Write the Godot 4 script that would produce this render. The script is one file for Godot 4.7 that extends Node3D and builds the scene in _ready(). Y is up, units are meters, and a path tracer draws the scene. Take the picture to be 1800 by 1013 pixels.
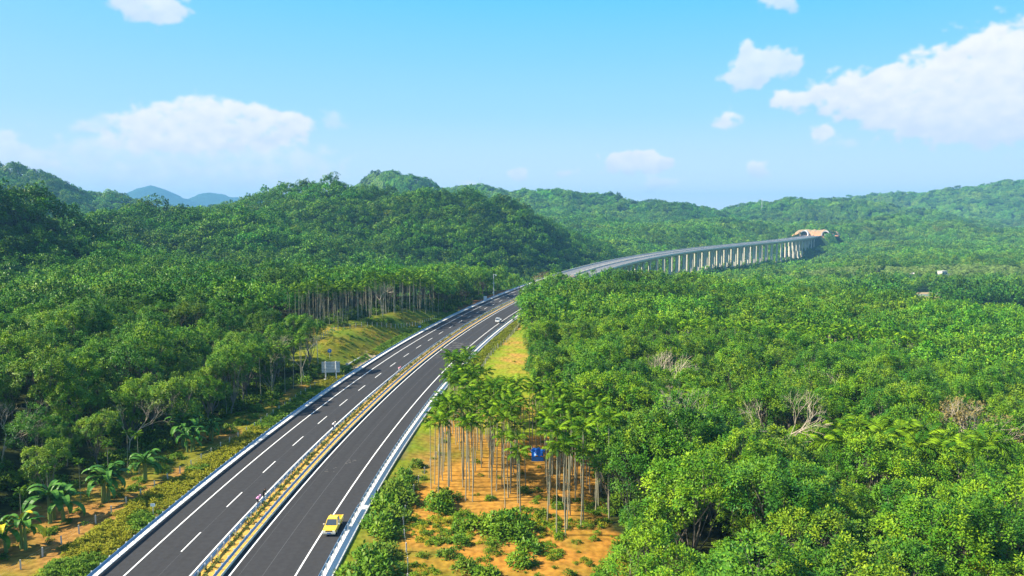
extends Node3D

# ------------------------------------------------------------------ constants
const CAM_H := 41.0
const F := 1400.0            # focal length in pixels of the 1800 px wide picture
const PITCH := 0.09011       # radians the camera looks down
const SUN_DIR := Vector3(-1.0, 0.90, 0.10)   # towards the sun: low on the left
const FOREST_FAR := 3150.0

var rng := RandomNumberGenerator.new()
var names := {}
var M := {}
var n_hill := FastNoiseLite.new()
var n_mid := FastNoiseLite.new()
var n_small := FastNoiseLite.new()
var n_cover := FastNoiseLite.new()
# heading of the road (sideways metres per metre of depth) at depths D
var HD := [0.0, 88.0, 150.0, 206.0, 270.0, 320.0, 370.0, 470.0, 575.0, 770.0, 900.0, 1000.0, 1100.0, 1350.0, 9000.0]
var HS := [-0.03, 0.0, 0.06, 0.10, 0.15, 0.18, 0.21, 0.26, 0.33, 0.50, 0.65, 0.72, 0.71, 0.56, 0.56]
var xc := PackedFloat32Array()
var sl := PackedFloat32Array()
# ridges: width, then points (x, depth, height of the ground)
var RIDGES := [
	[64, [[-340, 330, 74], [-268, 365, 51], [-254, 395, 38], [-234, 405, 25], [-208, 398, 13]]],
	[200, [[-1056, 1250, 166], [-904, 1280, 127], [-827, 1300, 106], [-794, 1330, 84], [-753, 1360, 72], [-698, 1400, 44], [-596, 1400, 38], [-460, 1350, 42]]],
	[190, [[-322, 640, 26], [-277, 660, 38], [-269, 710, 32], [-250, 760, 27], [-228, 800, 35], [-198, 820, 57], [-165, 830, 52], [-118, 830, 52], [-78, 820, 48], [-52, 810, 40], [-23, 800, 33], [11, 770, 23], [45, 740, 5]]],
	[110, [[-227, 600, 12], [-165, 600, 8], [-111, 600, 4], [-74, 600, 0]]],
	[130, [[-330, 1500, 67], [-290, 1600, 72], [-250, 1620, 113], [-220, 1620, 112], [-180, 1600, 76], [-132, 1550, 60], [-96, 1500, 38]]],
	[220, [[-204, 2050, 73], [-135, 2000, 92], [-82, 2000, 101], [-28, 1950, 70], [47, 1900, 86], [162, 1900, 84], [211, 1850, 62], [264, 1850, 55], [328, 1850, 60], [386, 1800, 26], [426, 1750, 5], [472, 1700, 6]]],
	[190, [[107, 1500, 30], [154, 1350, 16], [196, 1250, 10], [278, 1300, 13], [392, 1450, 22]]],
	[220, [[545, 1950, 8], [613, 2000, 38], [684, 2050, 68], [757, 2050, 70], [830, 2050, 72], [910, 2100, 67], [995, 2000, 47]]],
	[150, [[526, 1540, 17], [611, 1620, 27], [700, 1640, 30], [762, 1600, 37], [821, 1560, 26], [854, 1500, 17], [961, 1500, 15], [1121, 1500, 15]]],
	[85, [[500, 1490, 18], [560, 1480, 24], [640, 1490, 24], [720, 1500, 18]]],
	[200, [[574, 1300, 4], [599, 1200, -2], [657, 1150, -10], [707, 1100, -12], [864, 1100, -9]]],
	[380, [[1219, 2900, 60], [1311, 2800, 106], [1444, 2750, 113], [1532, 2700, 121], [1648, 2700, 130], [1722, 2700, 145], [2102, 2700, 182], [2486, 2700, 163]]],
	[420, [[-3733, 7000, 76], [-3405, 7000, 170], [-3273, 7000, 220], [-3156, 7000, 300], [-3057, 7000, 240], [-2884, 7000, 145], [-2762, 7000, 76]]],
	[420, [[-3147, 7500, 63], [-2982, 7500, 195], [-2810, 7500, 258], [-2662, 7500, 227], [-2503, 7500, 195], [-1811, 7500, 153]]],
]
var RBOX := []


# ------------------------------------------------------------------ the scene
func _ready() -> void:
	var cam := Camera3D.new()
	cam.name = "camera"
	add_child(cam)
	cam.position = Vector3(0, CAM_H, 0)
	cam.rotation = Vector3(-PITCH, 0, 0)
	cam.fov = 2.0 * rad_to_deg(atan(506.5 / F))
	cam.near = 0.5
	cam.far = 14000.0
	cam.current = true
	var env := Environment.new()
	env.background_mode = Environment.BG_SKY
	env.sky = make_sky()
	env.background_energy_multiplier = 0.455
	env.sky_rotation = Vector3(0, PI, 0)
	env.ambient_light_source = Environment.AMBIENT_SOURCE_SKY
	env.tonemap_mode = Environment.TONE_MAPPER_LINEAR
	env.tonemap_exposure = 2.4
	env.sdfgi_enabled = true
	env.ssao_enabled = true
	env.ssil_enabled = true
	env.fog_enabled = true
	env.fog_density = 0.00013
	env.fog_light_color = Color(0.50, 0.77, 0.98)
	var we := WorldEnvironment.new()
	we.name = "surroundings"
	we.environment = env
	add_child(we)
	var sun := DirectionalLight3D.new()
	sun.name = "sun"
	sun.light_energy = 1.6
	sun.light_color = Color(1.0, 0.95, 0.86)
	sun.light_angular_distance = 0.5
	sun.shadow_enabled = true
	add_child(sun)
	sun.look_at_from_position(SUN_DIR * 100.0, Vector3.ZERO, Vector3.UP)

	tables()
	make_materials()
	rng.seed = 1
	make_ground()
	make_road()
	make_rails()
	make_viaduct()
	make_tunnels()
	make_far_things()
	make_forest()
	make_palms()
	make_bare_trees()
	make_low_plants()
	make_yellow_tree()
	make_street_things()
	make_pickup()
	make_small_truck()
	make_people()


# ------------------------------------------------------------------ mesh building
class MB:
	var v := PackedVector3Array()
	var n := PackedVector3Array()
	var c := PackedColorArray()
	var ix := PackedInt32Array()

	func tri(a: Vector3, b: Vector3, d: Vector3, col := Color.WHITE) -> void:   # counter-clockwise seen from outside
		var nn := (b - a).cross(d - a).normalized()
		var k := v.size()
		v.append(a); v.append(b); v.append(d)
		n.append(nn); n.append(nn); n.append(nn)
		c.append(col); c.append(col); c.append(col)
		ix.append(k); ix.append(k + 2); ix.append(k + 1)

	func quad(a: Vector3, b: Vector3, d: Vector3, e: Vector3, col := Color.WHITE) -> void:
		var nn := (d - a).cross(e - b).normalized()
		var k := v.size()
		v.append(a); v.append(b); v.append(d); v.append(e)
		for q in 4:
			n.append(nn); c.append(col)
		ix.append(k); ix.append(k + 2); ix.append(k + 1)
		ix.append(k); ix.append(k + 3); ix.append(k + 2)

	func box(p: Vector3, s: Vector3, col := Color.WHITE, b := Basis.IDENTITY) -> void:
		var h := s * 0.5
		var q: Array[Vector3] = []
		for i in 8:
			q.append(p + b * Vector3(h.x if i & 1 else -h.x, h.y if i & 2 else -h.y, h.z if i & 4 else -h.z))
		quad(q[4], q[5], q[7], q[6], col); quad(q[1], q[0], q[2], q[3], col)
		quad(q[5], q[1], q[3], q[7], col); quad(q[0], q[4], q[6], q[2], col)
		quad(q[6], q[7], q[3], q[2], col); quad(q[0], q[1], q[5], q[4], col)

	func tube(pts: Array, rad: Array, sides: int, col := Color.WHITE, capped := false) -> void:
		var k := v.size()
		var m := pts.size()
		for i in m:
			var t: Vector3 = (pts[mini(i + 1, m - 1)] - pts[maxi(i - 1, 0)])
			t = t.normalized()
			var s := t.cross(Vector3(0.13, 0.31, 0.94) if absf(t.z) < 0.9 else Vector3(1, 0, 0)).normalized()
			var w := s.cross(t)
			for j in sides:
				var a := TAU * j / sides
				var o := s * cos(a) + w * sin(a)
				v.append(pts[i] + o * rad[i]); n.append(o); c.append(col)
		for i in m - 1:
			for j in sides:
				var a := k + i * sides + j
				var b := k + i * sides + (j + 1) % sides
				ix.append(a); ix.append(b); ix.append(a + sides)
				ix.append(b); ix.append(b + sides); ix.append(a + sides)
		if capped:
			var e := k + (m - 1) * sides
			for j in range(1, sides - 1):
				tri(v[e], v[e + j], v[e + j + 1], col)

	# a folded diamond leaf from base along ax, half width along sd
	func leaf(base: Vector3, ax: Vector3, sd: Vector3, out: Vector3, col: Color, soft := 0.55, wide_at := 0.5) -> void:
		var fn := sd.cross(ax).normalized()
		if fn.dot(out) < 0.0:
			fn = -fn
			sd = -sd
		var mid := base + ax * wide_at - fn * sd.length() * 0.25
		var nn := (fn * (1.0 - soft) + out * soft).normalized()
		var k := v.size()
		v.append(base); v.append(mid + sd); v.append(base + ax); v.append(mid - sd)
		for q in 4:
			n.append(nn); c.append(col)
		ix.append(k); ix.append(k + 2); ix.append(k + 1)
		ix.append(k); ix.append(k + 3); ix.append(k + 2)

	func add(o: MB, t: Transform3D, tint := Color.WHITE) -> void:
		var k := v.size()
		for i in o.v.size():
			v.append(t * o.v[i]); n.append((t.basis * o.n[i]).normalized()); c.append(o.c[i] * tint)
		for i in o.ix.size():
			ix.append(o.ix[i] + k)

	func arrays() -> Array:
		var a := []
		a.resize(Mesh.ARRAY_MAX)
		a[Mesh.ARRAY_VERTEX] = v; a[Mesh.ARRAY_NORMAL] = n; a[Mesh.ARRAY_COLOR] = c; a[Mesh.ARRAY_INDEX] = ix
		return a

	func mesh(m: Material = null) -> ArrayMesh:
		var am := ArrayMesh.new()
		am.add_surface_from_arrays(Mesh.PRIMITIVE_TRIANGLES, arrays())
		if m:
			am.surface_set_material(0, m)
		return am


func joined_mesh(list: Array) -> ArrayMesh:      # [[MB, material], ...] as surfaces of one mesh
	var am := ArrayMesh.new()
	for e in list:
		if e[0].v.size() == 0:
			continue
		am.add_surface_from_arrays(Mesh.PRIMITIVE_TRIANGLES, e[0].arrays())
		am.surface_set_material(am.get_surface_count() - 1, e[1])
	return am


# ------------------------------------------------------------------ nodes, names, labels
func numbered(called: String, parent: Node) -> String:
	var key := str(parent.get_instance_id()) + called
	var k: int = names.get(key, 0)
	names[key] = k + 1
	return called if k == 0 else "%s_%03d" % [called, k]


func put(called: String, mesh: Mesh, m: Material, parent: Node = self) -> MeshInstance3D:
	var o := MeshInstance3D.new()
	o.name = numbered(called, parent)
	o.mesh = mesh
	if m:
		o.material_override = m
	parent.add_child(o, true)
	return o


func tag(o: Node, label: String, category: String, group := "") -> void:
	o.set_meta("label", label)
	o.set_meta("category", category)
	if group:
		o.set_meta("group", group)


func thing(called: String, label: String, category: String, at := Vector3.ZERO, turn := 0.0, group := "") -> Node3D:
	var o := Node3D.new()
	o.name = numbered(called, self)
	add_child(o, true)
	o.position = at
	o.rotation.y = turn
	tag(o, label, category, group)
	return o


func again(src: Node3D, called: String, label: String, at: Vector3, turn: float, group := "", size := 1.0) -> Node3D:
	var o: Node3D = src.duplicate()
	o.name = numbered(called, self)
	add_child(o, true)
	o.transform = Transform3D(Basis(Vector3.UP, turn).scaled(Vector3.ONE * size), at)
	o.set_meta("label", label)
	if group:
		o.set_meta("group", group)
	return o


func ground_piece(called: String, mesh: Mesh, m: Material, parent: Node = self) -> MeshInstance3D:
	var o := put(called, mesh, m, parent)
	if parent == self:
		o.set_meta("kind", "structure")
	return o


func scatter(called: String, mesh: Mesh, places: Array, tints: Array, label: String, category := "", parent: Node = self) -> void:
	if places.is_empty():
		return
	var mm := MultiMesh.new()
	mm.transform_format = MultiMesh.TRANSFORM_3D
	mm.use_colors = true
	mm.mesh = mesh
	mm.instance_count = places.size()
	for i in places.size():
		mm.set_instance_transform(i, places[i])
		mm.set_instance_color(i, tints[i])
	var o := MultiMeshInstance3D.new()
	o.name = numbered(called, parent)
	o.multimesh = mm
	o.set_meta("kind", "stuff")
	if label:
		o.set_meta("label", label)
	if category:
		o.set_meta("category", category)
	parent.add_child(o, true)


# ------------------------------------------------------------------ materials
func grain(size: int, freq: float, octaves: int, lo: float, hi: float, sd: int) -> ImageTexture:   # grey noise that multiplies a colour by lo to hi
	var nz := FastNoiseLite.new()
	nz.seed = sd
	nz.frequency = freq
	nz.fractal_octaves = octaves
	var im := nz.get_seamless_image(size, size)
	var data := im.get_data()
	var table := PackedByteArray()
	for k in 256:
		var g := Color(1, 1, 1) * lerpf(lo, hi, k / 255.0)
		table.append(int(clampf(g.linear_to_srgb().r, 0.0, 1.0) * 255.0))
	for k in data.size():
		data[k] = table[data[k]]
	im = Image.create_from_data(size, size, false, Image.FORMAT_L8, data)
	im.convert(Image.FORMAT_RGB8)
	return ImageTexture.create_from_image(im)


func mat(called: String, col: Color, rough := 0.8, metal := 0.0, vertex := false) -> StandardMaterial3D:
	var m := StandardMaterial3D.new()
	m.resource_name = called
	m.albedo_color = col.linear_to_srgb()
	m.roughness = rough
	m.metallic = metal
	m.vertex_color_use_as_albedo = vertex
	m.cull_mode = BaseMaterial3D.CULL_DISABLED
	M[called] = m
	return m


func leafy(called: String, tint: Color, rough := 0.46, through := Color(0.22, 0.26, 0.07)) -> StandardMaterial3D:
	var m := mat(called, tint, rough, 0.0, true)
	m.backlight_enabled = true
	m.backlight = through
	m.metallic_specular = 0.26
	return m


func textured(m: StandardMaterial3D, tex: Texture2D, scale: float) -> void:
	m.albedo_texture = tex
	m.uv1_triplanar = true
	m.uv1_world_triplanar = true
	m.uv1_scale = Vector3.ONE * scale


func make_materials() -> void:
	var g1 := grain(512, 0.012, 5, 0.35, 1.0, 3)
	var g2 := grain(512, 0.045, 4, 0.55, 1.0, 5)
	var g3 := grain(512, 0.03, 5, 0.78, 1.0, 6)
	var ground := mat("ground", Color(1.25, 1.25, 1.25), 0.95, 0.0, true)
	ground.metallic_specular = 0.1
	textured(ground, g1, 0.11)
	var asphalt := mat("asphalt", Color(0.048, 0.048, 0.050), 0.85, 0.0, true)
	textured(asphalt, g3, 0.06)
	asphalt.metallic_specular = 0.2
	mat("hazed_deck_asphalt", Color(0.135, 0.138, 0.145), 0.8)  # older, paler asphalt, lightened further by haze put into its colour
	mat("seam", Color(0.085, 0.085, 0.09), 0.8)
	mat("dust", Color(0.095, 0.09, 0.082), 0.9)
	mat("paint", Color(0.80, 0.80, 0.77), 0.6)
	var con := mat("concrete", Color(0.72, 0.70, 0.65), 0.85)
	textured(con, g3, 0.2)
	var con2 := mat("pier_concrete", Color(0.66, 0.61, 0.50), 0.85)
	textured(con2, g3, 0.03)
	mat("kerb", Color(0.78, 0.72, 0.55), 0.85)
	mat("wall_concrete", Color(0.30, 0.32, 0.34), 0.85)
	var soil := mat("soil", Color(0.78, 0.45, 0.07), 0.95)
	textured(soil, g1, 0.5)
	mat("rail", Color(0.26, 0.40, 0.56), 0.4, 0.4)  # galvanised blue-grey, with the blue of reflected sky put into the colour
	mat("rail_post", Color(0.72, 0.74, 0.75), 0.5, 0.3)
	mat("steel", Color(0.62, 0.65, 0.66), 0.45, 0.3)
	mat("sign_back", Color(0.46, 0.46, 0.44), 0.6)
	mat("fence_post", Color(0.48, 0.46, 0.40), 0.9)
	mat("bark", Color(0.115, 0.10, 0.075), 0.9)
	mat("pale_bark", Color(0.21, 0.19, 0.15), 0.9)
	mat("dead_wood", Color(0.44, 0.38, 0.28), 0.9)
	mat("palm_trunk", Color(0.30, 0.29, 0.20), 0.85)
	mat("palm_shaft", Color(0.14, 0.22, 0.05), 0.5)
	leafy("leaves", Color(1, 1, 1))
	leafy("leaves_fresh", Color(1.25, 1.10, 0.9))
	leafy("leaves_dull", Color(0.70, 0.80, 1.1))
	leafy("leaves_olive", Color(1.15, 0.95, 1.1))
	leafy("palm_leaves", Color(1, 1, 1), 0.5, Color(0.24, 0.30, 0.05)).metallic_specular = 0.14
	leafy("grass", Color(1, 1, 1), 0.7)
	mat("black", Color(0.012, 0.012, 0.014), 0.6)
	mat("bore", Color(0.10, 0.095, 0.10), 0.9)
	mat("house_white", Color(0.52, 0.50, 0.46), 0.8)
	mat("white", Color(0.80, 0.80, 0.78), 0.5)
	mat("car_yellow", Color(0.90, 0.60, 0.008), 0.28).clearcoat_enabled = true
	mat("car_white", Color(0.78, 0.79, 0.80), 0.3).clearcoat_enabled = true
	mat("car_grey", Color(0.42, 0.38, 0.33), 0.5)
	mat("glass", Color(0.05, 0.07, 0.09), 0.08)
	mat("lamp_glass", Color(0.75, 0.75, 0.72), 0.2)
	mat("tyre", Color(0.02, 0.02, 0.02), 0.85)
	mat("plate_blue", Color(0.04, 0.14, 0.55), 0.5)
	mat("sign_blue", Color(0.03, 0.27, 0.72), 0.4)
	mat("tarp", Color(0.02, 0.24, 0.92), 0.4)
	mat("portal_white", Color(0.82, 0.80, 0.78), 0.7)
	mat("orange_earth", Color(1, 1, 1), 0.95, 0.0, true)
	mat("teal_sheet", Color(0.05, 0.50, 0.36), 0.6)
	mat("water", Color(0.16, 0.19, 0.13), 0.4)
	mat("skin", Color(0.42, 0.24, 0.15), 0.6)
	mat("cloth_pink", Color(0.80, 0.30, 0.55), 0.85)
	mat("cloth_rose", Color(0.78, 0.26, 0.34), 0.85)
	mat("cloth_dark", Color(0.015, 0.016, 0.022), 0.85)
	mat("cloth_white", Color(0.80, 0.79, 0.80), 0.85)
	mat("cloth_navy", Color(0.03, 0.04, 0.10), 0.85)
	mat("dry_bank", Color(0.30, 0.23, 0.11), 0.95)
	mat("straw", Color(0.72, 0.66, 0.52), 0.85)


# ------------------------------------------------------------------ where the road and the land lie
func tables() -> void:
	xc.resize(9001)
	sl.resize(9001)
	var k := 0
	for d in 9001:
		while k < HD.size() - 2 and d > HD[k + 1]:
			k += 1
		sl[d] = lerpf(HS[k], HS[k + 1], clampf((d - HD[k]) / (HD[k + 1] - HD[k]), 0.0, 1.0))
	var x := 0.0
	for d in 9001:
		xc[d] = x
		if d < 9000:
			x += (sl[d] + sl[d + 1]) * 0.5
	var off := -34.6 - xc[88]
	for d in 9001:
		xc[d] += off
	for r in RIDGES:
		var lo := Vector2(1e9, 1e9)
		var hi := -lo
		for p in r[1]:
			lo = lo.min(Vector2(p[0], p[1]))
			hi = hi.max(Vector2(p[0], p[1]))
		var w: float = r[0] * 2.1
		RBOX.append([lo.x - w, hi.x + w, lo.y - w, hi.y + w])
	n_hill.seed = 11; n_hill.frequency = 1.0 / 210.0; n_hill.fractal_octaves = 4
	n_hill.fractal_type = FastNoiseLite.FRACTAL_RIDGED
	n_mid.seed = 4; n_mid.frequency = 1.0 / 70.0; n_mid.fractal_octaves = 3
	n_small.seed = 9; n_small.frequency = 1.0 / 7.0; n_small.fractal_octaves = 3
	n_cover.seed = 21; n_cover.frequency = 1.0 / 26.0; n_cover.fractal_octaves = 4


func slope_at(D: float) -> float:
	return sl[clampi(int(D), 0, 9000)]


func centre(D: float) -> float:
	var i := clampi(int(D), 0, 8999)
	if D < 0.0:
		return xc[0]
	return lerpf(xc[i], xc[i + 1], D - i)


func across(X: float, D: float) -> float:          # metres to the right of the middle of the road
	var s := slope_at(D)
	return (X - centre(D)) / sqrt(1.0 + s * s)


func grade(D: float) -> float:                     # height of the carriageway
	var t := maxf(0.0, D - 450.0)
	return 0.008 * t * t / (t + 30.0)


func rp(D: float, u: float, y := 0.0) -> Vector3:  # a point u metres right of the middle of the road
	var s := slope_at(D)
	var k := 1.0 / sqrt(1.0 + s * s)
	return Vector3(centre(D) + u * k, grade(D) + y, -(D - u * s * k))


func sm(t: float) -> float:
	t = clampf(t, 0.0, 1.0)
	return t * t * (3.0 - 2.0 * t)


func height(X: float, D: float) -> float:
	var u := across(X, D)
	var near := 1.0 - sm((D - 440.0) / 180.0)
	if u < -20.0:
		near = 1.0 - sm((D - lerpf(440.0, 345.0, sm((-u - 20.0) / 60.0))) / 130.0)
	var b := 0.0
	if near > 0.0:
		if u > 0.0:
			b = -1.0 - 12.5 * sm((u - 18.0) / 220.0) - 11.0 * sm((D - 390.0) / 100.0) * sm((u - 13.0) / 12.0)
			b += 9.0 * exp(-pow((X - 168.0) / 40.0, 2.0) - pow((D - 530.0) / 40.0, 2.0))
			b = lerpf(b, -22.0, sm((X - 196.0) / 46.0) * sm((D - 330.0) / 70.0))
		else:
			var bank := 5.2 * sm((-u - 14.5) / 13.0) * sm((D - 198.0) / 30.0) * (1.0 - sm((D - 320.0) / 60.0))
			b = maxf(-0.4 + 6.2 * sm((-u - 22.0) / 60.0), bank)
		var rough := clampf((absf(u) - 24.0) / 30.0, 0.0, 1.0)
		b += rough * 1.6 * n_mid.get_noise_2d(X, D)
	var far := -34.0 + ((24.0 + 10.0 * sm((D - 600.0) / 200.0)) * sm((-u - 25.0) / 150.0) if u < 0.0 else (14.0 - 5.0 * sm((D - 600.0) / 40.0) * (1.0 - sm((D - 690.0) / 60.0))) * sm((u - 60.0) / 130.0))
	b = lerpf(far, b, near) + 10.0 * sm((D - 1100.0) / 900.0)
	var best := 0.0
	for k in RIDGES.size():
		var q: Array = RBOX[k]
		if X < q[0] or X > q[1] or D < q[2] or D > q[3]:
			continue
		var w: float = RIDGES[k][0]
		var pts: Array = RIDGES[k][1]
		var g := 0.0
		for i in pts.size() - 1:
			var p: Array = pts[i]
			var e: Array = pts[i + 1]
			var ax: float = e[0] - p[0]
			var ad: float = e[1] - p[1]
			var t := clampf(((X - p[0]) * ax + (D - p[1]) * ad) / (ax * ax + ad * ad), 0.0, 1.0)
			var dx: float = X - p[0] - t * ax
			var dd: float = D - p[1] - t * ad
			var r2 := (dx * dx + dd * dd) / (w * w)
			if r2 < 4.4:
				g = maxf(g, maxf(p[2] + t * (e[2] - p[2]) + 15.0, 0.0) * exp(-r2))
		best += pow(g, 6.0)
	var hr := pow(best, 1.0 / 6.0) if best > 0.0 else 0.0
	if D > 540.0 and D < 1290.0:      # the valley the viaduct crosses
		hr *= lerpf(sm((absf(u) - 16.0) / (115.0 if u < 0.0 else 75.0)), 1.0, sm((D - 1190.0) / 90.0))
	if hr > 4.0:
		hr += minf(hr, 70.0) * 0.25 * (n_hill.get_noise_2d(X, D) - 0.25) * sm((hr - 4.0) / 20.0) + 2.0 * n_mid.get_noise_2d(X * 0.8, D)
	var h := b * exp(-hr / 60.0) + hr - 15.0 * (1.0 - exp(-hr / 12.0))
	# the platform the road runs on
	var c := 0.0
	if D < 545.0:
		c = 1.0 - sm((absf(u) - 13.6) / (6.0 if D < 440.0 else 9.0))
		return lerpf(h, -0.3, c)
	if D > 1290.0 and D < 1420.0:
		c = (1.0 - sm((absf(u) - 27.0) / 16.0)) * sm((D - 1305.0) / 25.0) * (1.0 - sm((D - 1376.0) / 22.0))
		return lerpf(h, grade(D) - 0.5, c)
	return h


func on_ground(X: float, D: float, up := 0.0) -> Vector3:
	return Vector3(X, height(X, D) + up, -D)


func in_view(X: float, D: float, margin := 0.09) -> bool:
	return D > 20.0 and absf(X) < D * (0.643 + margin) + 14.0


# what covers the ground: 0 forest, 1 verge, 2 palm grove, 3 open grass bank, 4 bare
func zone(X: float, D: float, u: float) -> int:
	if D > 545.0:
		return 0
	var wob := 2.2 * n_mid.get_noise_2d(X * 3.0, D * 3.0)
	if u < 0.0:
		var lim := 30.0
		if D < 150.0:
			lim = lerpf(38.0, 27.0, clampf((D - 95.0) / 40.0, 0.0, 1.0))
		elif D < 205.0:
			lim = lerpf(27.0, 19.0, (D - 150.0) / 55.0)
		elif D < 250.0:
			lim = lerpf(19.0, 44.0, sm((D - 204.0) / 12.0))
		elif D < 330.0:
			lim = lerpf(44.0, 19.0, (D - 250.0) / 80.0)
		else:
			lim = 18.5
		if -u > lim + wob:
			return 0
		return 3 if D > 200.0 else 1
	if D > 96.0 and D < 169.0 and u > (21.0 if D < 150.0 else 17.8) and u < 48.0 - clampf((D - 138.0) * 1.9, 0.0, 22.0) - clampf((D - 150.0) * 0.2, 0.0, 6.0) - 8.0 * sm((106.0 - D) / 8.0):
		return 2
	var r := 24.0
	if D < 104.0:
		r = lerpf(38.0, 49.0, clampf((D - 75.0) / 6.0, 0.0, 1.0))
	elif D < 200.0:
		r = 46.0 - 9.0 * sm((D - 140.0) / 20.0)
	elif D < 235.0:
		r = 35.0 - 4.0 * sm((D - 200.0) / 30.0)
	else:
		r = lerpf(31.0, 17.5, clampf((D - 235.0) / 85.0, 0.0, 1.0))
	if u > r + wob:
		return 0
	if D > 150.0:
		return 3
	return 1


# ------------------------------------------------------------------ sky
func ray_angles(px: float, py: float) -> Vector2:   # azimuth and elevation, in degrees, of a direction seen at a pixel of the 1800 px picture
	var b := -(py - 506.5) / F
	var r := Vector3((px - 900.0) / F, b * cos(PITCH) - sin(PITCH), cos(PITCH) + b * sin(PITCH)).normalized()
	return Vector2(rad_to_deg(atan2(r.x, r.z)), rad_to_deg(asin(r.y)))


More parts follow.
